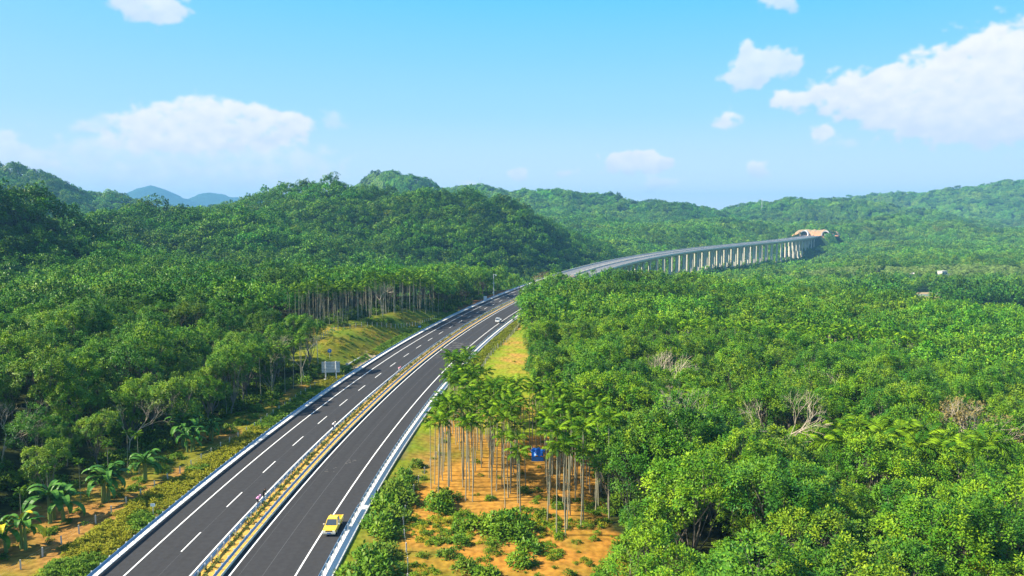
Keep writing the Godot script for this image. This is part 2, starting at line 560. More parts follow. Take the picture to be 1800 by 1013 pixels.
func make_sky() -> Sky:
	var w := 4096
	var h := 2048
	var low := Image.create(512, 256, false, Image.FORMAT_RGBF)
	var sun := SUN_DIR.normalized()
	# colours (linear) by elevation above the horizon
	var el := [-90.0, -1.0, 0.5, 3.0, 7.0, 11.0, 15.5, 30.0, 90.0]
	var cl := [Vector3(0.42, 0.52, 0.50), Vector3(0.95, 0.96, 0.92), Vector3(0.95, 0.96, 0.92), Vector3(0.70, 0.86, 0.95), Vector3(0.385, 0.73, 1.02), Vector3(0.23, 0.65, 1.06), Vector3(0.085, 0.575, 1.10), Vector3(0.085, 0.34, 0.78), Vector3(0.05, 0.19, 0.50)]
	for y in 256:
		var e := 90.0 - (y + 0.5) * 180.0 / 256.0
		var k := 0
		while k < el.size() - 2 and e > el[k + 1]:
			k += 1
		var base: Vector3 = cl[k].lerp(cl[k + 1], clampf((e - el[k]) / (el[k + 1] - el[k]), 0.0, 1.0))
		for x in 512:
			var az := ((x + 0.5) / 512.0 - 0.5) * TAU      # the sky is turned by half a turn: the middle of the view is the middle column
			var d := Vector3(sin(az) * cos(deg_to_rad(e)), sin(deg_to_rad(e)), -cos(az) * cos(deg_to_rad(e)))
			var a := rad_to_deg(acos(clampf(d.dot(sun), -1, 1)))
			var glow := 0.62 * exp(-a * a / 1500.0) + 0.22 * exp(-a * a / 5200.0)
			var c := base.lerp(Vector3(0.74, 0.86, 0.98), clampf(glow, 0, 0.7))
			low.set_pixel(x, y, Color(c.x, c.y, c.z))
	low.resize(w, h, Image.INTERPOLATE_CUBIC)
	var nz := FastNoiseLite.new()
	nz.seed = 31
	nz.frequency = 0.42
	nz.fractal_octaves = 4
	nz.fractal_gain = 0.46
	# clouds: each a list of round lobes (pixel x, y, half width, half height), strength and softness
	var clouds := [
		[0.93, 0.75, [[1385, 176, 42, 24], [1480, 166, 62, 42], [1570, 172, 80, 44], [1650, 160, 90, 62], [1720, 140, 80, 70], [1790, 100, 60, 60], [1790, 170, 110, 70], [1660, 205, 90, 34], [1770, 205, 90, 36]]],
		[0.75, 0.7, [[1315, 105, 26, 34], [1345, 118, 46, 30], [1385, 105, 26, 22], [1300, 138, 40, 20]]],
		[1.0, 0.6, [[1090, 283, 36, 24], [1130, 282, 44, 22], [1160, 288, 30, 14]]],
		[0.92, 1.0, [[270, 215, 60, 36], [330, 215, 70, 34], [375, 205, 55, 36], [430, 212, 70, 30], [500, 218, 55, 26], [290, 245, 110, 30], [420, 236, 120, 30]]],
		[0.58, 1.6, [[240, 262, 130, 40], [400, 275, 200, 46], [330, 300, 220, 40], [480, 305, 120, 34], [200, 300, 90, 30]]],
		[0.45, 1.2, [[585, 212, 34, 24], [190, 212, 36, 16], [150, 226, 40, 12]]],
		[0.75, 0.8, [[268, 2, 60, 34], [228, -6, 50, 26], [290, 22, 34, 18]]],
		[0.65, 0.8, [[1368, 2, 46, 20]]],
		[0.60, 0.8, [[5, 255, 40, 28], [60, 285, 50, 16], [-20, 280, 60, 30]]],
		[0.9, 0.7, [[1335, 300, 28, 19], [1275, 212, 30, 21], [1448, 232, 20, 20]]],
		[0.85, 0.7, [[1158, 323, 44, 18], [910, 308, 28, 15], [830, 326, 26, 12], [1000, 303, 22, 10]]],
		[0.40, 1.2, [[1690, 92, 70, 22], [1480, 250, 60, 14]]],
	]
	# the same kind of fair weather clouds all round
	var extra := RandomNumberGenerator.new()
	extra.seed = 77
	var spots := []
	for q in clouds:
		var lobes := []
		for b in q[2]:
			var c := ray_angles(b[0], b[1])
			lobes.append([c.x, c.y, b[2] / F * 57.3, b[3] / F * 57.3])
		spots.append([q[0], q[1], lobes])
	for k in 15:
		var az := 52.0 + k * 17.4 + extra.randf_range(-4, 4)
		if az > 180.0:
			az -= 360.0
		if absf(az) > 160.0:
			continue
		var e := extra.randf_range(4.0, 13.0)
		var lobes := []
		for j in extra.randi_range(3, 7):
			lobes.append([az + j * 1.8 + extra.randf_range(-0.5, 0.5), e + extra.randf_range(-0.4, 0.9), extra.randf_range(1.6, 3.2), extra.randf_range(0.9, 1.9)])
		spots.append([extra.randf_range(0.6, 0.9), 0.7, lobes])
	for q in spots:
		var x0 := 1e9
		var x1 := -1e9
		var y0 := 1e9
		var y1 := -1e9
		for b in q[2]:
			x0 = minf(x0, b[0] - b[2] * 1.7); x1 = maxf(x1, b[0] + b[2] * 1.7)
			y0 = minf(y0, b[1] - b[3] * 1.7); y1 = maxf(y1, b[1] + b[3] * 1.7)
		for py in range(int((90.0 - y1) / 180.0 * h), int((90.0 - y0) / 180.0 * h) + 1):
			for col_x in range(int(floor(x0 / 360.0 * w)), int(x1 / 360.0 * w) + 1):
				var px := posmod(col_x + w / 2, w)
				var az := (col_x + 0.5) / w * 360.0
				var e := 90.0 - (py + 0.5) / h * 180.0
				var d := 0.0
				var upper := 0.0
				for b in q[2]:
					var ex: float = (az - b[0]) / b[2]
					var ey: float = (e - b[1]) / b[3]
					var g := exp(-(ex * ex + ey * ey) * 1.3)
					d += g
					upper += g * ey
				if d < 0.08:
					continue
				upper /= d
				var t := nz.get_noise_2d(az * 1.5, e * 2.1)
				var soft: float = q[1]
				var cover := smoothstep(0.40, 0.40 + 0.62 * soft, minf(d, 1.1) * (1.0 - 0.05 * upper) + t * 0.62)
				if cover <= 0.002:
					continue
				var lump := nz.get_noise_2d(az * 1.5 + 40.0, e * 2.2)
				var bright := clampf(0.52 + 0.5 * upper + 0.45 * lump, 0.0, 1.0)
				var col := Vector3(0.72, 0.78, 0.90).lerp(Vector3(1.0, 0.98, 0.98), bright)
				var old := low.get_pixel(px, py)
				var a: float = cover * q[0]
				low.set_pixel(px, py, Color(lerpf(old.r, col.x, a), lerpf(old.g, col.y, a), lerpf(old.b, col.z, a)))
	var pm := PanoramaSkyMaterial.new()
	pm.panorama = ImageTexture.create_from_image(low)
	var s := Sky.new()
	s.sky_material = pm
	return s


# ------------------------------------------------------------------ the land
func axis(fine_to: float, fine: float, grow: float, coarse: float, far: float) -> Array:
	var a := []
	var x := 0.0
	var st := fine
	while x < far:
		a.append(x)
		if x >= fine_to:
			st = minf(st * grow, coarse)
		x += st
	a.append(far)
	return a


func make_ground() -> void:
	var right := axis(120.0, 2.0, 1.05, 36.0, 5400.0)
	var xs := []
	for i in range(right.size() - 1, 0, -1):
		xs.append(-right[i])
	xs.append_array(right)
	var ds := [-400.0, -200.0, -80.0, -20.0, 20.0, 45.0]
	for q in axis(400.0, 2.0, 1.035, 26.0, 3200.0):
		ds.append(60.0 + q)
	for k in 50:
		ds.append(3340.0 + k * 105.0)
	ds.append(9200.0)
	var nx := xs.size()
	var nd := ds.size()
	var b := MB.new()
	b.v.resize(nx * nd); b.n.resize(nx * nd); b.c.resize(nx * nd)
	for j in nd:
		var D: float = ds[j]
		for i in nx:
			var X: float = xs[i]
			var y := 0.0
			if absf(X) < D * 0.85 + 160.0:
				y = height(X, D)
			else:
				y = -2.0 if D < 450.0 else -12.0
			b.v[j * nx + i] = Vector3(X, y, -D)
	for j in nd:
		for i in nx:
			var k := j * nx + i
			var e := b.v[j * nx + mini(i + 1, nx - 1)] - b.v[j * nx + maxi(i - 1, 0)]
			var f := b.v[mini(j + 1, nd - 1) * nx + i] - b.v[maxi(j - 1, 0) * nx + i]
			b.n[k] = e.cross(f).normalized()
			var p := b.v[k]
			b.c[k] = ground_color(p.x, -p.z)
	for j in nd - 1:
		for i in nx - 1:
			var k := j * nx + i
			b.ix.append_array([k, k + nx, k + 1, k + 1, k + nx, k + nx + 1])
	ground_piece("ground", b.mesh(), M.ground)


func ground_color(X: float, D: float) -> Color:
	if D > 425.0 and D < 660.0 and open_land(X, D) == 3:
		return Color(0.22, 0.25, 0.06).lerp(Color(0.32, 0.25, 0.10), clampf(0.5 + n_cover.get_noise_2d(X, D) * 1.5, 0, 1))
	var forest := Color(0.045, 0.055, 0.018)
	if D > 202.0 and D < 236.0 and absf(across(X, D) + 15.4) < 1.7:
		return Color(0.46, 0.36, 0.22)
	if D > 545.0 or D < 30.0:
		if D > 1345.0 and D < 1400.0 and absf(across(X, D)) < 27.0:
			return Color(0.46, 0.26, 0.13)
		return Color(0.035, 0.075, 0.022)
	var u := across(X, D)
	var z := zone(X, D, u)
	var t := n_cover.get_noise_2d(X, D)
	var f := n_small.get_noise_2d(X, D)
	if absf(u) < 13.6:
		return Color(0.10, 0.095, 0.085)
	match z:
		2:
			return Color(0.48, 0.235, 0.04).lerp(Color(0.34, 0.19, 0.04), clampf(0.5 + 1.2 * f, 0, 1)).lerp(Color(0.10, 0.13, 0.02), clampf(t * 2.0 - 0.5, 0, 0.8))
		3:
			if u < 0.0:
				if D > 330.0:
					return Color(0.22, 0.10, 0.05).lerp(Color(0.10, 0.09, 0.03), clampf(0.5 + f, 0, 1))
				return Color(0.15, 0.20, 0.02).lerp(Color(0.28, 0.21, 0.03), clampf(0.35 + t * 1.6 + f * 0.6, 0, 1))
			return Color(0.23, 0.29, 0.02).lerp(Color(0.42, 0.25, 0.06), clampf(0.12 + t * 1.8 + f * 0.7, 0, 1))
		1:
			if u < 0.0:
				return Color(0.17, 0.17, 0.02).lerp(Color(0.34, 0.18, 0.05), clampf(0.08 + t * 1.6 + f * 0.8 + (0.55 if u < -20.0 and D < 112.0 else 0.0), 0, 1))
			if u < 20.0:
				return Color(0.17, 0.22, 0.02).lerp(Color(0.34, 0.20, 0.05), clampf(0.2 + t * 1.5 + f * 0.7, 0, 1))
			return Color(0.44, 0.21, 0.038).lerp(Color(0.16, 0.17, 0.02), clampf(0.4 + t * 1.8 + f * 0.7, 0, 1))
	return forest


# ------------------------------------------------------------------ the road
func strip(b: MB, d0: float, d1: float, u0: float, u1: float, y0: float, y1: float, st := 4.0, col := Color.WHITE) -> void:
	var k := maxi(1, int(ceil((d1 - d0) / st)))
	for i in k:
		var a := lerpf(d0, d1, float(i) / k)
		var e := lerpf(d0, d1, float(i + 1) / k)
		b.quad(rp(a, u0, y0), rp(a, u1, y1), rp(e, u1, y1), rp(e, u0, y0), col)


func prism(b: MB, d0: float, d1: float, prof: Array, st := 4.0) -> void:   # a closed profile [(u, y) ...], counter-clockwise seen from the near end, drawn along the road
	var k := maxi(1, int(ceil((d1 - d0) / st)))
	var m := prof.size()
	for i in k:
		var a := lerpf(d0, d1, float(i) / k)
		var e := lerpf(d0, d1, float(i + 1) / k)
		for j in m:
			var p: Vector2 = prof[j]
			var q: Vector2 = prof[(j + 1) % m]
			b.quad(rp(a, p.x, p.y), rp(e, p.x, p.y), rp(e, q.x, q.y), rp(a, q.x, q.y))
	for s in [d0, d1]:
		for j in range(1, m - 1):
			var f: Array = [prof[0], prof[j], prof[j + 1]] if s == d0 else [prof[0], prof[j + 1], prof[j]]
			b.tri(rp(s, f[0].x, f[0].y), rp(s, f[1].x, f[1].y), rp(s, f[2].x, f[2].y))


func make_road() -> void:
	var b := MB.new()
	for s in [-1.0, 1.0]:
		var cols := 22
		for i in cols:
			var u0: float = s * lerpf(1.5, 12.85, float(i) / cols)
			var u1: float = s * lerpf(1.5, 12.85, float(i + 1) / cols)
			for k in 101:
				var d0 := 40.0 + k * 5.0
				var um := absf(u0 + u1) * 0.5
				# the wheels of each lane have polished two slightly paler tracks; the middle of a lane is darker with oil
				var wear := 1.0 + 0.07 * cos((um - 1.9) / 3.9 * TAU * 2.0) + 0.10 * n_mid.get_noise_2d(u0 * 9.0, d0 * 0.35) + (0.10 if um > 10.0 else 0.0)
				strip(b, d0, d0 + 5.0, minf(u0, u1), maxf(u0, u1), 0, 0, 5.0, Color(wear, wear, wear))
	var road := ground_piece("road", b.mesh(), M.asphalt)
	for u in [-9.8, 9.8, -2.25, 2.25]:
		b = MB.new()
		strip(b, 40, 1372, u - 0.1, u + 0.1, 0.006, 0.006)
		ground_piece("edge_line", b.mesh(), M.paint, road)
	var d := 64.3
	while d < 1360.0:
		b = MB.new()
		var far := 0.02 if d > 540.0 else 0.006
		strip(b, d, d + 6.0, -6.08, -5.92, far, far)
		ground_piece("lane_dash", b.mesh(), M.paint, road)
		d += 15.0
	b = MB.new()
	strip(b, 40, 545, 6.02, 6.07, 0.004, 0.004)
	strip(b, 40, 545, -5.86, -5.83, 0.004, 0.004)
	strip(b, 40, 545, 3.3, 3.33, 0.004, 0.004)
	ground_piece("seam", b.mesh(), M.seam, road)
	# pale dust that was dragged onto the lanes
	for q in [[244, 4.0, 4.6, 7], [254, 6.5, 3.6, 6], [240, 11.0, 2.4, 5], [232, 4.5, 2.0, 4], [126, 4.6, 0.9, 3], [131, 6.6, 1.0, 4], [238, 7.6, 1.6, 4]]:
		b = MB.new()
		for k in q[3] * 3:
			var p := rp(q[0] + rng.randf_range(-1, 1) * q[2] * 1.6, q[1] + rng.randf_range(-1, 1) * q[2] * 0.9, 0.004 + 0.0002 * k)
			var rr: float = rng.randf_range(0.12, 0.42) * q[2] * 0.35
			for j in 9:
				var a0 := TAU * j / 9
				var a1 := TAU * (j + 1) / 9
				b.tri(p, p + Vector3(cos(a1) * rr * 1.8, 0, sin(a1) * rr), p + Vector3(cos(a0) * rr * 1.8, 0, sin(a0) * rr))
		ground_piece("dust_patch", b.mesh(), M.dust, road)
	# the planted strip between the carriageways
	b = MB.new()
	strip(b, 40, 545, -1.32, 0.0, 0.10, 0.17, 2.0)
	strip(b, 40, 545, 0.0, 1.32, 0.17, 0.10, 2.0)
	var med := ground_piece("median", b.mesh(), M.soil)
	for s in [-1.0, 1.0]:
		b = MB.new()
		prism(b, 40, 545, [Vector2(s * 1.42 - 0.1, -0.05), Vector2(s * 1.42 + 0.1, -0.05), Vector2(s * 1.42 + 0.1, 0.17), Vector2(s * 1.42 + 0.08, 0.19), Vector2(s * 1.42 - 0.08, 0.19), Vector2(s * 1.42 - 0.1, 0.17)])
		ground_piece("kerb", b.mesh(), M.kerb, med)
	# pale concrete edge strips under the outer rails
	b = MB.new()
	prism(b, 40, 545, [Vector2(-13.6, -0.6), Vector2(-12.72, -0.6), Vector2(-12.72, 0.12), Vector2(-13.6, 0.12)])
	ground_piece("concrete_edge", b.mesh(), M.concrete)
	b = MB.new()
	prism(b, 40, 545, [Vector2(12.8, -0.8), Vector2(14.1, -0.8), Vector2(14.1, -0.02), Vector2(13.7, 0.1), Vector2(12.8, 0.1)])
	ground_piece("concrete_edge", b.mesh(), M.concrete)


func guardrail(label: String, u: float, face: float, d0: float, d1: float, gap := 0.0) -> void:
	var t := thing("guardrail", label, "guardrail")
	# the corrugated beam: a folded sheet facing the traffic
	var prof := [Vector2(0.0, 0.42), Vector2(0.045, 0.47), Vector2(0.045, 0.52), Vector2(0.0, 0.575), Vector2(0.0, 0.605), Vector2(0.045, 0.655), Vector2(0.045, 0.705), Vector2(0.0, 0.755), Vector2(0.0, 0.785), Vector2(0.045, 0.835), Vector2(0.045, 0.875), Vector2(0.0, 0.92)]
	for span in ([[d0, gap], [gap + 1.6, d1]] if gap > 0.0 else [[d0, d1]]):
		var b := MB.new()
		var k := int((span[1] - span[0]) / 4.0)
		for i in k:
			var a := lerpf(span[0], span[1], float(i) / k)
			var e := lerpf(span[0], span[1], float(i + 1) / k)
			for j in prof.size() - 1:
				for side in [0.0, -0.012]:
					var p := Vector2(u + face * (0.10 + prof[j].x + side), prof[j].y)
					var q := Vector2(u + face * (0.10 + prof[j + 1].x + side), prof[j + 1].y)
					if (face > 0.0) == (side == 0.0):
						b.quad(rp(a, p.x, p.y), rp(e, p.x, p.y), rp(e, q.x, q.y), rp(a, q.x, q.y))
					else:
						b.quad(rp(e, p.x, p.y), rp(a, p.x, p.y), rp(a, q.x, q.y), rp(e, q.x, q.y))
		# rolled top edge
		strip(b, span[0], span[1], u + face * 0.10 - 0.018, u + face * 0.10 + 0.018, 0.923, 0.923)
		put("beam", b.mesh(), M.rail, t)
	var pb := MB.new()
	pb.box(Vector3(0, 0.42, 0), Vector3(0.12, 1.05, 0.12))
	pb.box(Vector3(0.075, 0.66, 0), Vector3(0.05, 0.34, 0.16))
	var pm := pb.mesh()
	var d := d0 + 1.0
	while d < d1:
		var o := put("post", pm, M.rail_post, t)
		o.position = rp(d, u - face * 0.03)
		o.rotation.y = -atan(slope_at(d)) + (0.0 if face > 0.0 else PI)
		d += 2.0 if d < 260.0 else 4.0


func make_rails() -> void:
	guardrail("long blue-grey guardrail on the outer left edge of the road, on a white concrete strip", -13.05, 1.0, 62, 545)
	guardrail("guardrail on the left side of the planted median strip, beside the dashed lanes", -1.02, -1.0, 62, 545)
	guardrail("sky-tinted blue guardrail on the right side of the planted median strip, beside the undashed carriageway", 1.02, 1.0, 62, 545)
	guardrail("outer right guardrail seen from behind, with a gap beyond the yellow pickup", 13.05, -1.0, 62, 545, 108.5)


# ------------------------------------------------------------------ viaduct and tunnels
func make_viaduct() -> void:
	var v := thing("viaduct", "long curving concrete viaduct on tall pale piers leading to the tunnels", "viaduct")
	for s in [-1.0, 1.0]:
		var i0: float = 0.35
		var i1: float = 13.2
		var b := MB.new()
		prism(b, 540, 1372, [Vector2(minf(s * i0, s * i1), -0.45), Vector2(minf(s * 2.4, s * 11.2), -2.1), Vector2(maxf(s * 2.4, s * 11.2), -2.1), Vector2(maxf(s * i0, s * i1), -0.45), Vector2(maxf(s * i0, s * i1), 0.0), Vector2(minf(s * i0, s * i1), 0.0)], 8.0)
		put("deck", b.mesh(), M.pier_concrete, v)
		b = MB.new()
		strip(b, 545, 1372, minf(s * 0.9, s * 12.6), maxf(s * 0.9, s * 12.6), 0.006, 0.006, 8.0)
		put("carriageway", b.mesh(), M.hazed_deck_asphalt, v)
		for u in [s * 0.55, s * 12.95]:
			b = MB.new()
			prism(b, 541, 1372, [Vector2(u - 0.22, -0.40), Vector2(u + 0.22, -0.40), Vector2(u + 0.12, 0.95), Vector2(u - 0.12, 0.95)], 8.0)
			put("parapet", b.mesh(), M.pier_concrete, v)
	var d := 560.0
	while d < 1350.0:
		for s in [-1.0, 1.0]:
			var b := MB.new()
			var a := rp(d, s * 1.6, -2.65)
			var e := rp(d, s * 12.0, -2.65)
			var mid := (a + e) * 0.5
			var ang := -atan(slope_at(d))
			b.box(Vector3.ZERO, Vector3(a.distance_to(e), 1.1, 1.9))
			var cap := put("pier_cap", b.mesh(), M.pier_concrete, v)
			cap.position = mid
			cap.rotation.y = ang
			for q in [3.6, 10.0]:
				var top := rp(d, s * q, -3.2)
				var gy := height(top.x, -top.z) - 1.0
				if top.y - gy < 1.2:
					continue
				b = MB.new()
				var r := 0.95
				b.tube([Vector3(0, gy - top.y, 0), Vector3(0, 0, 0)], [r * 1.05, r], 12)
				var c := put("pier", b.mesh(), M.pier_concrete, v)
				c.position = top
		d += 20.0


func portal(label: String, u: float, d: float) -> void:
	var ang := -atan(slope_at(d))
	var t := thing("tunnel_portal", label, "tunnel portal", rp(d, u, 0.0), ang)
	var b := MB.new()
	var n := 22
	# ring: thick white arch with a sloping, bell-mouthed face
	for i in n:
		var a0 := lerpf(-0.32, PI + 0.32, float(i) / n)
		var a1 := lerpf(-0.32, PI + 0.32, float(i + 1) / n)
		var p := []
		for a in [a0, a1]:
			var o := Vector3(cos(a), sin(a), 0)
			p.append([o * 5.4 + Vector3(0, 2.0, -0.8), o * 5.5 + Vector3(0, 2.0, 0.0), o * 7.0 + Vector3(0, 2.0, 0.5), o * 7.1 + Vector3(0, 2.0, -9.0)])
		for k in 3:
			b.quad(p[1][k], p[0][k], p[0][k + 1], p[1][k + 1])
	put("arch", b.mesh(), M.portal_white, t)
	b = MB.new()
	for i in n:
		var a0 := lerpf(-0.32, PI + 0.32, float(i) / n)
		var a1 := lerpf(-0.32, PI + 0.32, float(i + 1) / n)
		var o0 := Vector3(cos(a0) * 5.38, sin(a0) * 5.38 + 2.0, 0)
		var o1 := Vector3(cos(a1) * 5.38, sin(a1) * 5.38 + 2.0, 0)
		b.quad(o0 + Vector3(0, 0, -0.8), o1 + Vector3(0, 0, -0.8), o1 + Vector3(0, 0, -70), o0 + Vector3(0, 0, -70))
		b.tri(o0 + Vector3(0, 0, -70), o1 + Vector3(0, 0, -70), Vector3(0, 2, -70))
	b.quad(Vector3(-5.4, 0.02, -0.8), Vector3(5.4, 0.02, -0.8), Vector3(5.4, 0.02, -70), Vector3(-5.4, 0.02, -70))
	put("bore", b.mesh(), M.bore, t)


func make_tunnels() -> void:
	portal("white arched tunnel mouth at the far end of the viaduct, left one", -17.0, 1378)
	portal("white arched tunnel mouth beside the green sheeting beyond the viaduct", 19.0, 1372)
	# bare earth slope the mouths come out of
	var b := MB.new()
	var nu := 26
	var na := 10
	var grid := []
	for j in na + 1:
		var row := []
		for i in nu + 1:
			var u := lerpf(-38.0, 38.0, float(i) / nu)
			var a := float(j) / na
			var side := 1.0 - pow(absf(u) / 39.0, 8.0)
			var p := rp(1379.0 + 22.0 * a, u, -0.6 + (10.5 * side * a * (1.0 + 0.12 * n_small.get_noise_2d(u * 0.6, 3.0))) + 0.9 * n_small.get_noise_2d(u * 2.0, a * 30.0))
			row.append(p)
		grid.append(row)
	for j in na:
		for i in nu:
			b.quad(grid[j][i], grid[j][i + 1], grid[j + 1][i + 1], grid[j + 1][i], Color(0.50, 0.24, 0.11).lerp(Color(0.24, 0.22, 0.13), clampf(j * 0.10 - 0.1 + 0.6 * n_small.get_noise_2d(i * 6.0, j * 9.0), 0, 1)))
	ground_piece("earth_slope", b.mesh(), M.orange_earth)
	b = MB.new()
	for k in 3:
		b.box(Vector3(k * 3.6, 1.6 + 0.5 * k, 0), Vector3(3.4, 3.2, 0.12), Color.WHITE, Basis(Vector3.UP, 0.2 * k))
	var sh := put("site_fence", b.mesh(), M.teal_sheet)
	tag(sh, "green sheet fencing beside the right tunnel mouth", "fence")
	sh.position = rp(1352, 29.0, 0.0)
	b = MB.new()
	b.box(Vector3(0, 1.6, 0), Vector3(6.0, 2.8, 2.4))
	b.box(Vector3(0, 3.1, 0), Vector3(6.3, 0.2, 2.7))
	var hut := put("site_cabin", b.mesh(), M.white)
	tag(hut, "small white site cabin at the right edge of the tunnel forecourt", "cabin")
	hut.position = rp(1346, 25.0, 0.0)


# ------------------------------------------------------------------ plants
func rdir() -> Vector3:
	var z := rng.randf_range(-1, 1)
	var a := rng.randf() * TAU
	var r := sqrt(1.0 - z * z)
	return Vector3(r * cos(a), z, r * sin(a))


# leaves sprouting in rosettes round a point
func rosette(b: MB, c: Vector3, o: Vector3, r: float, count: int, len: float, col: Color) -> void:
	for i in count:
		var d := (rdir() + o * 0.75).normalized()
		var p := c + d * r * rng.randf_range(0.15, 1.0)
		var ax := (d * 0.9 + rdir() * 0.5 + Vector3(0, -0.22, 0)).normalized() * len * rng.randf_range(0.65, 1.25)
		var sd := ax.cross(Vector3.UP + rdir() * 0.45).normalized() * len * rng.randf_range(0.22, 0.34)
		var k := rng.randf_range(0.86, 1.14)
		var yel := rng.randf_range(-0.06, 0.10)
		b.leaf(p, ax, sd, (d * 0.45 + o * 0.9).normalized(), Color(col.r * k * (1.0 + yel), col.g * k, col.b * k), 0.35)


const GREEN := Color(0.050, 0.172, 0.012)
const FRESH := Color(0.192, 0.340, 0.013)


# broadleaf tree: [crown, wood]
func broadleaf(sd: int, R: float, tall: float, lobes: int, per: int, leaves: int, len: float, sides := 6, low := 0.33) -> Array:
	rng.seed = sd
	var crown := MB.new()
	var wood := MB.new()
	var bottom := tall * low
	var ls := []
	for i in lobes:
		var a := TAU * (i * 0.382 + rng.randf_range(-0.06, 0.06))
		var rr := R * (0.15 if i == 0 else rng.randf_range(0.42, 0.66))
		var lr := R * (rng.randf_range(0.36, 0.52) if lobes < 9 else rng.randf_range(0.34, 0.50))
		var y := lerpf(tall - lr * 0.9, bottom + lr * 0.8, clampf(rr / R * 0.85 + rng.randf_range(-0.25, 0.25), 0.0, 1.0))
		ls.append([Vector3(cos(a) * rr, y, sin(a) * rr), lr])
	for l in ls:
		var c: Vector3 = l[0]
		var lr: float = l[1]
		for k in per:
			var d := rdir()
			if d.y < -0.45:
				d.y = -d.y * 0.6
				d = d.normalized()
			var p := c + Vector3(d.x, d.y * 0.85, d.z) * lr * rng.randf_range(0.78, 1.08)
			var buried := false
			for m in ls:
				if m != l and p.distance_to(m[0]) < m[1] * 0.72:
					buried = true
			if buried:
				continue
			var young := clampf(rng.randf_range(-0.35, 0.75) + 0.25 * d.y, 0.0, 1.0)
			rosette(crown, p, (d * 0.7 + (p - Vector3(0, tall * 0.55, 0)).normalized() * 0.5 + Vector3(0, 0.15, 0)).normalized(), lr * 0.35 * rng.randf_range(0.75, 1.25), leaves, len, GREEN.lerp(FRESH, young))
	var fork := Vector3(rng.randf_range(-0.5, 0.5), bottom * rng.randf_range(0.6, 0.85), rng.randf_range(-0.5, 0.5))
	wood.tube([Vector3(0, -0.5, 0), fork * 0.5 + Vector3(0.1, 0, 0), fork], [0.20, 0.16, 0.14], sides)
	for l in ls:
		var e: Vector3 = l[0]
		var m := fork.lerp(e, 0.5) + Vector3(0, -0.5, 0) + rdir() * 0.3
		wood.tube([fork, m, e], [0.10, 0.065, 0.03], maxi(3, sides - 2))
		if sides > 4:
			for q in 4:
				var w := rdir()
				w.y = absf(w.y) * 0.6
				wood.tube([m.lerp(e, 0.4 + 0.15 * q), e + w * l[1] * 0.85], [0.035, 0.012], 3)
	return [crown, wood]


func u_of(q: Array) -> float:
	return q[3]


func branching(b: MB, p: Vector3, d: Vector3, len: float, r: float, depth: int, leaf: MB = null, leaf_col := FRESH) -> void:
	var bend := (d + rdir() * 0.22 + Vector3(0, 0.08, 0)).normalized()
	var mid := p + d * len * 0.5
	var e := mid + bend * len * 0.5
	b.tube([p, mid, e], [r, r * 0.85, r * 0.68], 5 if depth > 3 else 3)
	if depth <= 0:
		if leaf and rng.randf() < 0.55:
			rosette(leaf, e, Vector3.UP, 0.35, 7, 0.34, leaf_col)
		return
	var kids := 3 if depth > 1 and rng.randf() < 0.6 else 2
	for k in kids:
		var side := bend.cross(rdir()).normalized()
		var nd := (bend + side * rng.randf_range(0.38, 0.75)).normalized()
		branching(b, e, nd, len * rng.randf_range(0.66, 0.86), r * (0.74 if k == 0 else 0.58), depth - 1, leaf, leaf_col)


func bare_tree(sd: int, tall: float, leaf: MB = null, col := FRESH) -> MB:
	rng.seed = sd
	var b := MB.new()
	branching(b, Vector3(0, -0.5, 0), Vector3(rng.randf_range(-0.1, 0.1), 1, rng.randf_range(-0.1, 0.1)).normalized(), tall * 0.33, 0.17, 6, leaf, col)
	return b


# one feathered frond: its stalk leaves along az, rises and arches over
func frond(b: MB, base: Vector3, az: float, rise: float, len: float, pairs: int, leaf_len: float, leaf_w: float, col: Color, droop := 1.0) -> void:
	var h := Vector3(cos(az), 0, sin(az))
	var side := Vector3(-sin(az), 0, cos(az))
	var p := base
	var ang := rise
	var prev := base
	for k in pairs:
		var t := float(k) / (pairs - 1)
		ang -= droop * (0.5 + 1.3 * t) / pairs * 1.35
		var dir := h * cos(ang) + Vector3.UP * sin(ang)
		p = prev + dir * len / pairs
		b.leaf(prev, p - prev, side * 0.03, Vector3.UP, col * 0.8, 0.3)
		prev = p
		if t < 0.12:
			continue
		var up := (Vector3.UP * cos(ang) - h * sin(ang)).normalized()
		var ll := leaf_len * (sin(PI * clampf(t * 0.86 + 0.12, 0, 1)) * 0.75 + 0.3)
		for s in [-1.0, 1.0]:
			var ld: Vector3 = (side * s * 0.85 + dir * 0.62 - up * 0.12 + Vector3(0, -0.28 * droop, 0) + rdir() * 0.12).normalized()
			var kk := rng.randf_range(0.75, 1.25)
			# a leaflet: broad where it leaves the stalk, pointed and drooping at its tip
			var q := prev + (p - prev) * 0.0 - dir * len / pairs
			var tip := p + ld * ll - up * ll * 0.22
			var mid := (q + p) * 0.5 + ld * ll * 0.55
			var cc := Color(col.r * kk, col.g * kk, col.b * kk)
			var wide := dir * leaf_w
			if s > 0.0:
				b.quad(q, mid - wide, tip, mid + wide, cc)
			else:
				b.quad(q, mid + wide, tip, mid - wide, cc)


const PALM := Color(0.030, 0.105, 0.008)
const PALM_LIGHT := Color(0.190, 0.320, 0.012)


